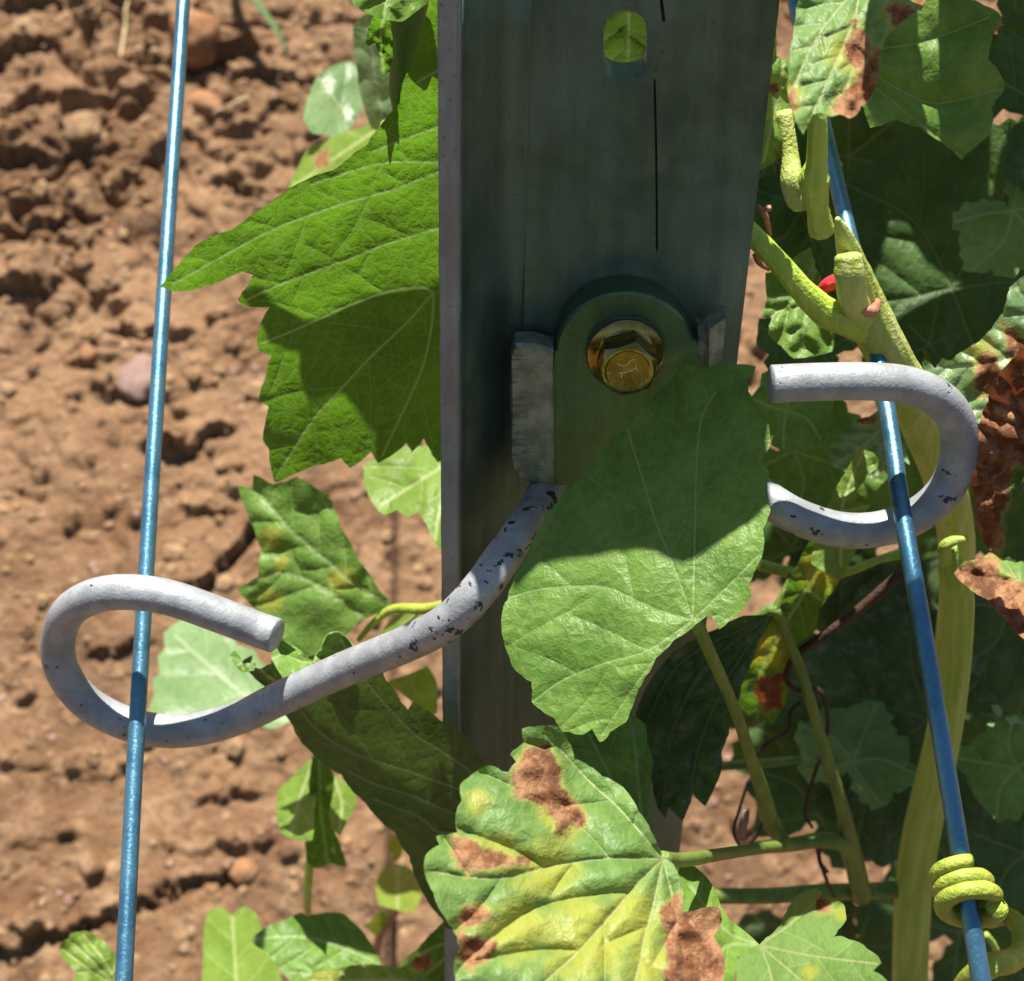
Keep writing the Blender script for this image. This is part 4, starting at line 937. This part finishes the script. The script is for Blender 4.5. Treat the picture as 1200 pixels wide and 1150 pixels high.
L20 = [(936, -30), (936, 0), (932, 22), (929, 45), (925, 66), (924, 88), (923, 108), (927, 124), (932, 139), (936, 150), (941, 158), (946, 146), (953, 134), (962, 132), (974, 137), (984, 134), (995, 139), (1004, 134), (1009, 125), (1018, 118), (1023, 108), (1030, 90), (1030, 66), (1036, 52), (1043, 38), (1056, 26), (1068, 17), (1078, 10), (1085, 0), (1086, -20), (1050, -28), (980, -28)]
leaf(L20, [(936, 0, -21), (1085, 0, -19), (960, 140, -45)], [[(1010, -60), (1006, 0), (985, 60), (945, 150)], [(1010, -60), (1040, 0), (1035, 50)], [(1008, -20), (960, 40), (930, 100)], [(1004, 10), (1000, 70), (985, 130)]], M['leaf_sick'], vr, 'pale diseased leaf with a crumpled grey-brown edge at the top right', step=5, spacing=34, vw=2.0, quilt=1.0,
     brown=[[(988, 62), (1002, 28), (1012, 40), (1018, 66), (1010, 80), (998, 70)], [(975, 128), (990, 108), (1004, 92), (1018, 70), (1030, 60), (1030, 100), (1010, 128), (996, 142)], [(1040, 12), (1060, 6), (1072, 16), (1050, 30)], [(922, 116), (930, 110), (930, 128)], [(1075, 0), (1090, -6), (1080, 14)]], yellow=[(990, 60, 40), (925, 110, 30), (1050, 20, 30)])
leaf([(904, -10), (908, 30), (910, 66), (923, 70), (930, 100), (934, 139), (928, 152), (920, 167), (919, 176), (917, 184), (905, 192), (890, 200), (892, 170), (896, 146), (900, 110)], [(900, 60, 12), (934, 130, 10), (895, 195, 2)], [[(918, 20), (916, 90), (895, 190)]], M['leaf_young'], vr, 'narrow pale leaf hanging beside the right edge of the post', step=5, spacing=26, brown=[[(902, 100), (910, 98), (908, 108)]])
leaf([(897, 320), (899, 350), (893, 372), (905, 372), (900, 392), (915, 405), (930, 420), (975, 412), (980, 380), (968, 340), (955, 312), (950, 290), (930, 302), (920, 316)], [(900, 330, 32), (975, 340, 32), (930, 415, 22)], [[(960, 300), (935, 345), (900, 372)], [(960, 300), (945, 360), (940, 410)]], M['leaf_top'], vr, 'small blue-green toothed leaf below the side shoot', step=5, spacing=26, quilt=1.3)
# diseased leaf at the right edge
L24 = [(1240, 300), (1200, 323), (1183, 337), (1180, 350), (1176, 365), (1162, 386), (1155, 392), (1148, 400), (1134, 408), (1113, 423), (1104, 420), (1096, 432), (1085, 422), (1080, 424), (1088, 440), (1112, 452), (1130, 470), (1144, 495), (1156, 500), (1170, 520), (1210, 540), (1250, 450)]
leaf(L24, [(1200, 330, 20), (1085, 428, 12), (1180, 500, 2)], [[(1240, 400), (1180, 420), (1130, 430), (1090, 428)], [(1240, 400), (1200, 350), (1190, 335)], [(1240, 400), (1180, 460), (1150, 492)]], M['leaf_pale'], vr, 'pale leaf with a rusty blotch at the right edge above the dead leaf', step=5, spacing=30, brown=[[(1148, 418), (1165, 416), (1170, 440), (1160, 465), (1148, 462), (1144, 440)], [(1175, 380), (1200, 400), (1200, 420), (1185, 425)]], yellow=[(1150, 410, 30)])
dead = [(1206, 404), (1190, 418), (1176, 432), (1164, 446), (1158, 470), (1150, 486), (1146, 520), (1140, 560), (1142, 600), (1150, 630), (1165, 650), (1190, 660), (1230, 640), (1250, 520), (1230, 420)]
leaf(dead, [(1195, 420, -16), (1145, 560, -16), (1200, 650, -26)], [[(1240, 560), (1190, 540), (1150, 560)], [(1240, 560), (1190, 470), (1196, 420)]], M['leaf_dark'], vr, 'curled dark maroon dead leaf at the right edge beside the hook', step=5, spacing=26, quilt=2.2, ripple=2.0, brown=[[(1130, 400), (1260, 400), (1260, 540), (1185, 545), (1175, 600), (1165, 660), (1130, 670)]])
L26 = [(1118, 672), (1124, 664), (1130, 658), (1142, 656), (1155, 651), (1175, 640), (1200, 630), (1240, 640), (1240, 770), (1200, 749), (1188, 738), (1176, 724), (1164, 710), (1151, 700), (1136, 690), (1126, 682)]
leaf(L26, [(1120, 670, -12), (1200, 640, -2), (1200, 745, -34)], [[(1240, 690), (1180, 680), (1125, 670)]], M['leaf_sick'], vr, 'sunlit orange-brown dead leaf tip at the right edge', step=4, spacing=26, quilt=1.6, ripple=1.6, brown=[[(1116, 672), (1140, 660), (1162, 650), (1172, 676), (1196, 684), (1250, 690), (1250, 780), (1200, 755), (1150, 702)]], yall=0.3)
leaf([(974, 547), (972, 530), (974, 519), (984, 506), (995, 498), (1006, 492), (1019, 488), (1043, 474), (1052, 490), (1060, 512), (1062, 530), (1066, 545), (1054, 535), (1040, 540), (1030, 560), (1010, 560), (1000, 540), (985, 546)], [(975, 530, 30), (1060, 510, 30), (1010, 560, 22)], [[(1050, 478), (1020, 515), (978, 545)], [(1050, 478), (1045, 520), (1032, 556)]], M['leaf_pale'], vr, 'small pale bubbled leaf inside the right hook loop', step=4, spacing=22, quilt=2.0, brown=[[(1008, 492), (1020, 486), (1024, 494), (1012, 498)]])
leaf([(966, 605), (970, 592), (980, 572), (991, 554), (1000, 538), (1009, 524), (1016, 528), (1023, 530), (1030, 540), (1028, 550), (1016, 556), (1005, 575), (1002, 589), (1012, 590), (1021, 592), (1014, 600), (1012, 606), (1005, 640), (985, 680), (950, 660)], [(1010, 530, 12), (970, 600, 0), (1000, 640, -6)], [[(985, 660), (988, 590), (1012, 530)], [(988, 600), (1018, 594)]], M['leaf_young'], vr, 'bright light green narrow leaf under the right hook', step=4, spacing=24)
L29 = [(950, 632), (968, 622), (985, 635), (995, 660), (988, 665), (985, 676), (981, 686), (970, 700), (960, 714), (958, 726), (957, 738), (944, 748), (932, 756), (926, 768), (922, 780), (926, 800), (922, 820), (905, 850), (885, 835), (862, 850), (850, 830), (857, 799), (868, 770), (880, 745), (900, 725), (915, 710), (925, 683), (936, 658)]
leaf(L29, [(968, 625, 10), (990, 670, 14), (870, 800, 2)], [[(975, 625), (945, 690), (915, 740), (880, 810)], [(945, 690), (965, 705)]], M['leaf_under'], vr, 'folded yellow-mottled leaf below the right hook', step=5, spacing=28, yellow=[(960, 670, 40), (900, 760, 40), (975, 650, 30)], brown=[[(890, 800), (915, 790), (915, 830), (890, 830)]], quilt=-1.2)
L30 = [(905, 722), (870, 722), (838, 738), (800, 757), (775, 780), (756, 808), (744, 840), (742, 870), (758, 890), (765, 920), (770, 945), (780, 960), (783, 945), (800, 962), (812, 930), (826, 945), (845, 905), (846, 880), (856, 850), (870, 800), (890, 750)]
leaf(L30, [(860, 735, -12), (760, 830, -16), (800, 950, -34)], [[(900, 724), (840, 770), (790, 850), (776, 950)], [(900, 724), (850, 800), (818, 880), (806, 950)], [(900, 724), (800, 775), (755, 850)], [(900, 724), (870, 800), (845, 890)], [(900, 724), (820, 790), (770, 900)]], M['leaf_grey'], vr, 'dark ribbed drooping leaf behind the broad leaf', step=5, spacing=60, vw=2.2, quilt=2.4)
L36 = [(890, 1107), (903, 1096), (915, 1084), (922, 1068), (929, 1056), (940, 1046), (950, 1042), (958, 1041), (965, 1046), (960, 1052), (970, 1054), (978, 1052), (984, 1056), (990, 1062), (991, 1070), (992, 1078), (988, 1084), (982, 1090), (977, 1098), (986, 1097), (995, 1101), (1008, 1105), (1016, 1112), (1026, 1118), (1033, 1129), (1028, 1133), (1023, 1138), (1034, 1144), (1040, 1150), (1030, 1190), (980, 1230), (900, 1230), (860, 1190), (863, 1150), (864, 1122), (876, 1114)]
leaf(L36, [(890, 1107, -82), (985, 1060, -74), (940, 1200, -120)], [[(891, 1108), (930, 1080), (962, 1050)], [(891, 1108), (950, 1120), (1030, 1130)], [(891, 1108), (940, 1150), (1000, 1200)], [(891, 1108), (905, 1150), (910, 1220)]], M['leaf_sick'], shf, 'bright green lobed leaf at the bottom, right of the blistered leaf', step=5, spacing=36, vw=2.2, brown=[[(958, 1052), (968, 1054), (968, 1068), (958, 1066)]], quilt=0.9, yellow=[(985, 1070, 16), (950, 1140, 16)])
leaf([(795, 1012), (815, 1016), (828, 1028), (838, 1045), (845, 1063), (855, 1078), (863, 1084), (876, 1094), (890, 1107), (876, 1114), (864, 1122), (860, 1150), (820, 1160), (800, 1080)], [(800, 1020, -64), (888, 1106, -79), (830, 1150, -96)], [[(890, 1108), (850, 1090), (810, 1040)], [(890, 1108), (850, 1110), (830, 1150)]], M['leaf_top'], shf, 'shaded leaf half hidden between the blistered and the lobed leaf', step=6, spacing=30)

# ---- canes and stalks
V, F = pxtube([(955, 118, -2), (958, 150, -3), (957, 190, -3), (954, 212, -3), (958, 245, -3), (963, 271, -2)], [1.7, 1.8, 2.0, 2.9, 2.1, 2.5], 6, sides=36, lump=0.10, rib=0.03, nrib=9, bevel=0.0003)
link('stem', V, F, M['shoot'], vr, 'bright green cut shoot stub pointing down')
V, F = pxtube([(918, 130, 8), (926, 180, 4), (928, 212, 1), (936, 238, 0), (950, 222, -1)], [1.6, 1.6, 2.3, 1.9, 1.2], 6, sides=12)
link('bud', V, F, M['cane'], vr, 'pinkish bud on the stub')
V, F = pxtube([(981, 256, 4), (988, 275, 5), (1001, 315, 7), (1014, 358, 8), (1032, 400, 8), (1058, 446, 10), (1082, 500, 12), (1104, 556, 14), (1118, 610, 18), (1122, 680, 24), (1110, 800, 30)], [0.5, 1.7, 3.0, 4.3, 4.5, 4.6, 4.5, 4.5, 4.3, 4.0, 4], 8, sides=40, lump=0.09, rib=0.035, nrib=13)
link('cane', V, F, M['cane'], vr, 'thick yellow-green cane running down behind the right hook')
V, F = pxtube([(994, 300, 1), (996, 325, 0), (1000, 350, 2), (1010, 372, 6)], [2.6, 3.1, 2.9, 3.0], 6, sides=16, lump=0.12, bevel=0.0004)
link('cane_stub', V, F, M['cane'], vr, 'short pale cut stub at the fork of the cane')
V, F = pxtube([(1030, 352, 4), (1022, 365, 2), (1008, 362, 1), (995, 360, 2)], [0.6, 1.3, 1.0, 0.4], 5, sides=10, lump=0.4)
link('bud_scale', V, F, M['drybract'], vr)
V, F = pxtube([(840, 238, 10), (878, 272, 8), (910, 305, 6), (940, 340, 5), (968, 366, 5), (995, 376, 6), (1016, 384, 8)], [2.1, 2.1, 2.2, 2.5, 3.1, 3.4, 3.6], 7, sides=36, lump=0.08, rib=0.03, nrib=11)
link('side_shoot', V, F, M['shoot'], vr, 'green side shoot joining the cane from behind the post')
V, F = pxtube([(1112, 640, 0), (1116, 665, 0), (1122, 700, 2), (1120, 760, 4), (1112, 830, 8), (1098, 900, 12), (1080, 980, 16), (1070, 1060, 18), (1066, 1180, 20)], [1.8, 3.0, 3.6, 3.7, 4.0, 4.4, 4.8, 4.9, 5.0], 8, sides=36, rib=0.07, nrib=9)
link('stem', V, F, M['stem'], vr, 'thick ribbed green stem below the right hook')
V, F = pxtube([(1116, 668, 0), (1108, 650, -1), (1108, 640, -2), (1118, 634, -2), (1134, 632, -2)], [2.2, 1.7, 1.4, 1.2, 0.6], 6, sides=12)
link('stipule', V, F, M['stem'], vr, 'curled tip on the ribbed stem')
V, F = pxtube([(868, 736, 6), (890, 722, 6), (908, 716, 6), (922, 745, 6), (940, 790, 6), (958, 850, 6), (975, 905, 6), (988, 950, 6), (998, 1000, 10), (1008, 1048, 15)], [0.8, 1.0, 1.5, 1.3, 1.3, 1.35, 1.45, 1.8, 2.7, 2.0], 7, sides=20, lump=0.10, rib=0.03, nrib=7)
link('petiole', V, F, M['petiole'], vr, 'forked green stalk crossing the shaded gap')
V, F = pxtube([(908, 716, 6), (920, 690, 8), (926, 672, 10)], [1.2, 0.7, 0.4], 5, sides=8); link('petiole', V, F, M['petiole'], vr)
V, F = pxtube([(890, 662, 34), (930, 672, 34), (965, 676, 32), (1000, 668, 30), (1030, 656, 28), (1060, 648, 28)], [1.5, 1.5, 1.2, 1.1, 1.0, 1.4], 6, sides=10); link('petiole', V, F, M['stem'], vr)
V, F = pxtube([(835, 1050, 12), (900, 1050, 14), (960, 1046, 14), (1030, 1044, 18), (1075, 1040, 20)], [2.2, 2.2, 2.3, 2.4, 2.6], 6, sides=14); link('stem', V, F, M['petiole'], vr, 'dark horizontal stem behind the lobed leaf')
V, F = pxtube([(800, 1010, 10), (870, 996, 6), (925, 990, 5), (965, 985, 5), (995, 995, 8), (1010, 1050, 14)], [1.5, 1.6, 1.9, 2.1, 2.5, 2.9], 6, sides=14, lump=0.06); link('stem', V, F, M['petiole'], shf)
V, F = pxtube([(840, 898, 30), (890, 895, 28), (940, 890, 28)], [1.3, 1.3, 1.1], 5, sides=8); link('petiole', V, F, M['petiole'], vr)
# ---- dry tendrils
def dry(pts_, r, label=None):
    V, F = pxtube(pts_, r, 7, sides=8); link('dried_tendril', V, F, M['drytendril'], vr, label)
dry([(1056, 672, 6), (1010, 712, 6), (970, 742, 6), (940, 762, 7), (926, 778, 8), (922, 795, 9), (932, 808, 10), (955, 808, 10), (966, 820, 11), (970, 850, 12), (966, 875, 12)], [1.3, 1.25, 1.1, 1.0, 0.8, 0.7, 0.7, 0.9, 0.6, 0.5, 0.4], 'dark brown dried tendril curling below the hook')
dry([(938, 822, 10), (926, 835, 9), (924, 855, 8), (905, 868, 7), (888, 882, 6), (884, 896, 6)], [0.5, 0.6, 0.6, 0.6, 0.55, 0.4])
dry([(960, 890, 8), (948, 930, 6), (944, 955, 6), (952, 970, 6)], [0.55, 0.5, 0.5, 0.4])
dry([(958, 990, 4), (962, 1015, 2), (970, 1022, 1), (964, 1014, 0)], [0.7, 0.5, 0.4, 0.3])
dry([(962, 1012, 2), (970, 1035, 2), (978, 1052, 2)], [0.5, 0.5, 0.4])
dry([(878, 912, 2), (866, 950, 0), (860, 975, 0), (870, 992, 0), (886, 980, 0), (896, 958, 0)], [0.4, 0.4, 0.5, 0.5, 0.5, 0.35])
for pts_ in ([(888, 242, 10), (896, 252, 10), (902, 275, 12)], [(884, 298, 12), (890, 308, 12), (902, 316, 12)], [(896, 246, 9), (904, 243, 9)]):
    V, F = pxtube(pts_, [0.5, 0.7, 0.5], 6, sides=8); link('dried_bract', V, F, M['drybract'], vr)
V, F = pxtube([(962, 340, 12), (972, 333, 11), (984, 330, 11), (986, 348, 12)], [1.0, 1.6, 1.6, 0.9], 5, sides=10); link('red_leaf_bit', V, F, M['red'], vr, 'small red spot beside the cut stub')  # red-pink leaf bit, built as a short bent tube
V, F = pxtube([(874, 948, 0), (872, 960, -1), (870, 975, -1), (872, 984, 0)], [1.0, 1.3, 1.0, 0.6], 5, sides=10); link('bud', V, F, M['leaf_grey'] if False else M['stone_pink'], vr)
# ---- coiled tendril gripping the wire
Wa, Wb = PD(1123, 985, 0.936, W1), PD(1140, 1090, 0.922, W1)
ax = (Wb - Wa) / np.linalg.norm(Wb - Wa); e1 = np.cross(ax, [1, 0, 0]); e1 /= np.linalg.norm(e1); e2 = np.cross(ax, e1)
dv_ = (Wa - CAM) / np.linalg.norm(Wa - CAM); nearv = -(dv_ - ax * dv_.dot(ax)); nearv /= np.linalg.norm(nearv)
path = []
cA, cB = PD(1124, 1020, 0.931, W1), PD(1138, 1070, 0.925, W1)
for k in range(90):
    t = k / 89; a = -0.3 + t * 2 * math.pi * 2.9
    rr = 0.0040 + 0.0008 * t
    off = e1 * math.cos(a) + e2 * math.sin(a)
    path.append(cA * (1 - t) + cB * t + off * rr * (1.0 + 0.06 * math.sin(a * 0.7)) - ax * rr * 0.42 * off.dot(nearv))
path = path[:]
tail = [PY(1160, 1078, -24), PY(1180, 1074, -28), PY(1196, 1088, -34), PY(1198, 1112, -40), PY(1184, 1126, -46), PY(1160, 1132, -52), PY(1136, 1150, -50), PY(1122, 1180, -44), PY(1120, 1230, -36)]
full = np.vstack([np.array(path), catmull(np.vstack([path[-1], tail]), 8)[3:]])
V, F = tube(full, [0.0013, 0.00145, 0.0016, 0.0017, 0.0019, 0.0024, 0.0028, 0.0026], 20, lump=0.12)
link('tendril', V, F, M['tendril'], vr, 'yellow-green tendril coiled three times round the right wire')
V, F = pxtube([(1155, 1095, -10), (1165, 1108, -10), (1172, 1130, -10)], 0.9, 5, sides=8); link('tendril', V, F, M['stem'], vr)
# tiny sunlit leaflets at the right edge
for o in ([(1161, 826), (1170, 826), (1175, 834), (1172, 842), (1165, 836)], [(1178, 842), (1188, 840), (1196, 846), (1184, 850)], [(1186, 836), (1200, 846), (1200, 852)], [(1156, 849), (1166, 848), (1164, 852)]):
    leaf(o, [(1160, 830, 22), (1200, 840, 22), (1180, 860, 16)], [], M['leaf_pale'], vr, step=4, quilt=0, ripple=0.2)

leaf([(690, -30), (780, -30), (790, 110), (745, 125), (700, 118), (680, 60)], [(700, 0, 40), (780, 0, 34), (740, 110, 52)], [[(735, -30), (737, 40), (732, 118)]], M['leaf_dark'], shl, 'green leaf seen through the slot of the post', step=7, spacing=30)
# ---- added leaves above the frame, shaped and placed so their shade falls into view
S3 = np.array(SUN[:])
def to_height(p, z): return p + S3 * ((z - p[2]) / S3[2])
def shade_leaf(pts_, z, parent, label=None):
    """a real leaf at height z whose shadow's rim runs through the given scene points"""
    P = np.array([to_height(np.asarray(p), z) for p in pts_]); c = P.mean(0)
    o = refine(P[:, :2] * 1e4, 50, 0.03, 6, 3) / 1e4
    lo, hi = o.min(0), o.max(0); X, Y = np.meshgrid(np.arange(lo[0], hi[0], 0.006), np.arange(lo[1], hi[1], 0.006))
    g = np.stack([X.ravel(), Y.ravel()], 1); g = g[inside(o, g)]; g = g[polydist(o, g) > 0.003]
    r = delaunay_2d_cdt([Vector(p) for p in o] + [Vector(p) for p in g], [], [list(range(len(o)))], 1, 1e-5)
    V = np.array([(v[0], v[1], z) for v in r[0]]); n = len(V)
    D = 0.004 * fbm(V * 30, 2); V = V + np.outer(D, S3)
    return link('leaf', V, r[2], M['leaf_top'], parent, label, attrs={'vein': np.zeros(n), 'brown': np.zeros(n), 'yellow': np.zeros(n), 'lc': V * 100})  # added unseen leaf, there only for the shadow it casts
a3 = [PY(850, 430, -14), PY(600, 690, -41), PY(700, 865, -68)]
L2N = np.cross(a3[1] - a3[0], a3[2] - a3[0])
def on_L2(px, py):
    d = ray(px, py); return CAM + d * ((a3[0] - CAM).dot(L2N) / d.dot(L2N))
rim = [PY(586, 640, -26), PY(590, 656, -30)] + [on_L2(*q) for q in [(604, 682), (660, 656), (720, 650), (770, 657), (800, 668), (830, 645), (880, 612), (903, 590)]]
top = [PY(902, 470, -8), PY(858, 330, 2), PY(740, 250, 4), PY(622, 330, 2), PY(592, 480, -8)]
shade_leaf(rim + top, 0.150, shf, 'added leaf above the frame, cut to shade the bracket')
def on_L1(px, py):
    b3 = [PY(512, 30, 6), PY(190, 336, 10), PY(500, 540, 34)]; n_ = np.cross(b3[1] - b3[0], b3[2] - b3[0]); d = ray(px, py)
    return CAM + d * ((b3[0] - CAM).dot(n_) / d.dot(n_))
shade_leaf([on_L1(*q) for q in [(282, 352), (330, 366), (380, 372), (440, 342), (512, 332), (560, 330), (560, 580), (470, 560), (425, 560), (440, 505), (400, 465), (362, 470), (352, 448), (352, 424), (318, 414)]], 0.150, shl, 'added leaf above the frame, cut to shade the large leaf')
shade_leaf([PD(1068, 690, 0.98, W1) + [-.012, 0, 0], PD(1068, 692, 0.98, W1) + [.014, 0, 0], PD(1100, 850, 0.955, W1) + [.02, 0, 0], PD(1128, 1006, 0.93, W1) + [.014, 0, 0], PD(1128, 1006, 0.93, W1) + [-.012, 0, 0], PD(1095, 850, 0.955, W1) + [-.018, 0, 0]], 0.150, vr, 'added leaf above the frame, cut to shade the lower right wire')
def top_shade_leaf(x, y, z, r, parent, seed):
    if x > 0.09: r *= 0.80
    rs = np.random.default_rng(seed); a = np.linspace(0, 2 * math.pi, 15)[:-1]
    rr = r * (0.78 + 0.22 * np.cos(a * 5 + rs.uniform(0, 6))) * rs.uniform(0.9, 1.1, 14)
    shade_leaf([np.array([x + q * math.cos(b_), y + q * math.sin(b_), z]) for q, b_ in zip(rr, a)], z, parent)
for k, (x, y, z, r) in enumerate([(0.065, 0.078, 0.15, 0.034), (0.115, 0.092, 0.155, 0.045), (0.17, 0.085, 0.15, 0.040), (0.085, 0.150, 0.165, 0.050), (0.15, 0.155, 0.17, 0.05), (0.21, 0.15, 0.16, 0.05), (0.10, 0.215, 0.18, 0.05), (0.17, 0.22, 0.18, 0.05), (0.06, 0.12, 0.175, 0.035), (0.25, 0.09, 0.16, 0.045)]):  # added leaves out of view, spread to darken the right background
    top_shade_leaf(x, y, z, r, vr, 40 + k)

shade_leaf([PY(1086, 792, 5), PY(1112, 782, 5), PY(1145, 776, 5), PY(1155, 900, 10), PY(1115, 1100, 18), PY(1030, 1110, 18), PY(1055, 900, 12)], 0.150, vr, 'added leaf above the frame, cut to shade the ribbed stem')
for k, (x, y, z, r) in enumerate([(0.09, 0.28, 0.2, 0.05), (0.18, 0.29, 0.2, 0.06)]):  # two further added leaves, shading the ground and leaves farther back
    top_shade_leaf(x, y, z, r, vr, 70 + k)

shade_leaf([PD(955, 120, 1.165, W1) + [-.006, 0, 0], PD(990, 120, 1.165, W1), PD(1012, 262, 1.12, W1), PD(990, 264, 1.12, W1)], 0.155, vr, 'added leaf above the frame, cut to shade the upper right wire')

# ---- more of the lit foliage between the shaded leaves
for k, (x, y, rx, ry, ro, Y) in enumerate([(1000, 890, 74, 66, 0.4, 56), (925, 480, 52, 58, 1.0, 44), (1190, 250, 84, 74, 2.4, 62)]):
    dl(x, y, rx, ry, ro, Y, (0.02, -0.22), 'leaf_top' if k % 2 else 'leaf_sick', step=7, tooth=(20, 5), yall=0.2 if k == 0 else 0.0)
# sunlit toothed rim where the folded leaf curls over behind the hook arm
for o in ([(268, 770), (275, 762), (286, 778), (300, 776), (298, 786), (284, 788)], [(318, 772), (322, 754), (330, 748), (346, 758), (362, 772), (372, 780), (356, 796), (336, 800)], [(366, 776), (374, 760), (384, 742), (397, 740), (412, 752), (418, 766), (400, 776), (384, 784)]):
    leaf(o, [(270, 770, -14), (410, 745, -12), (340, 800, -22)], [[o[0], o[3]]], M['leaf_top'], shf, step=4, spacing=14, quilt=0.8, ripple=0.5)
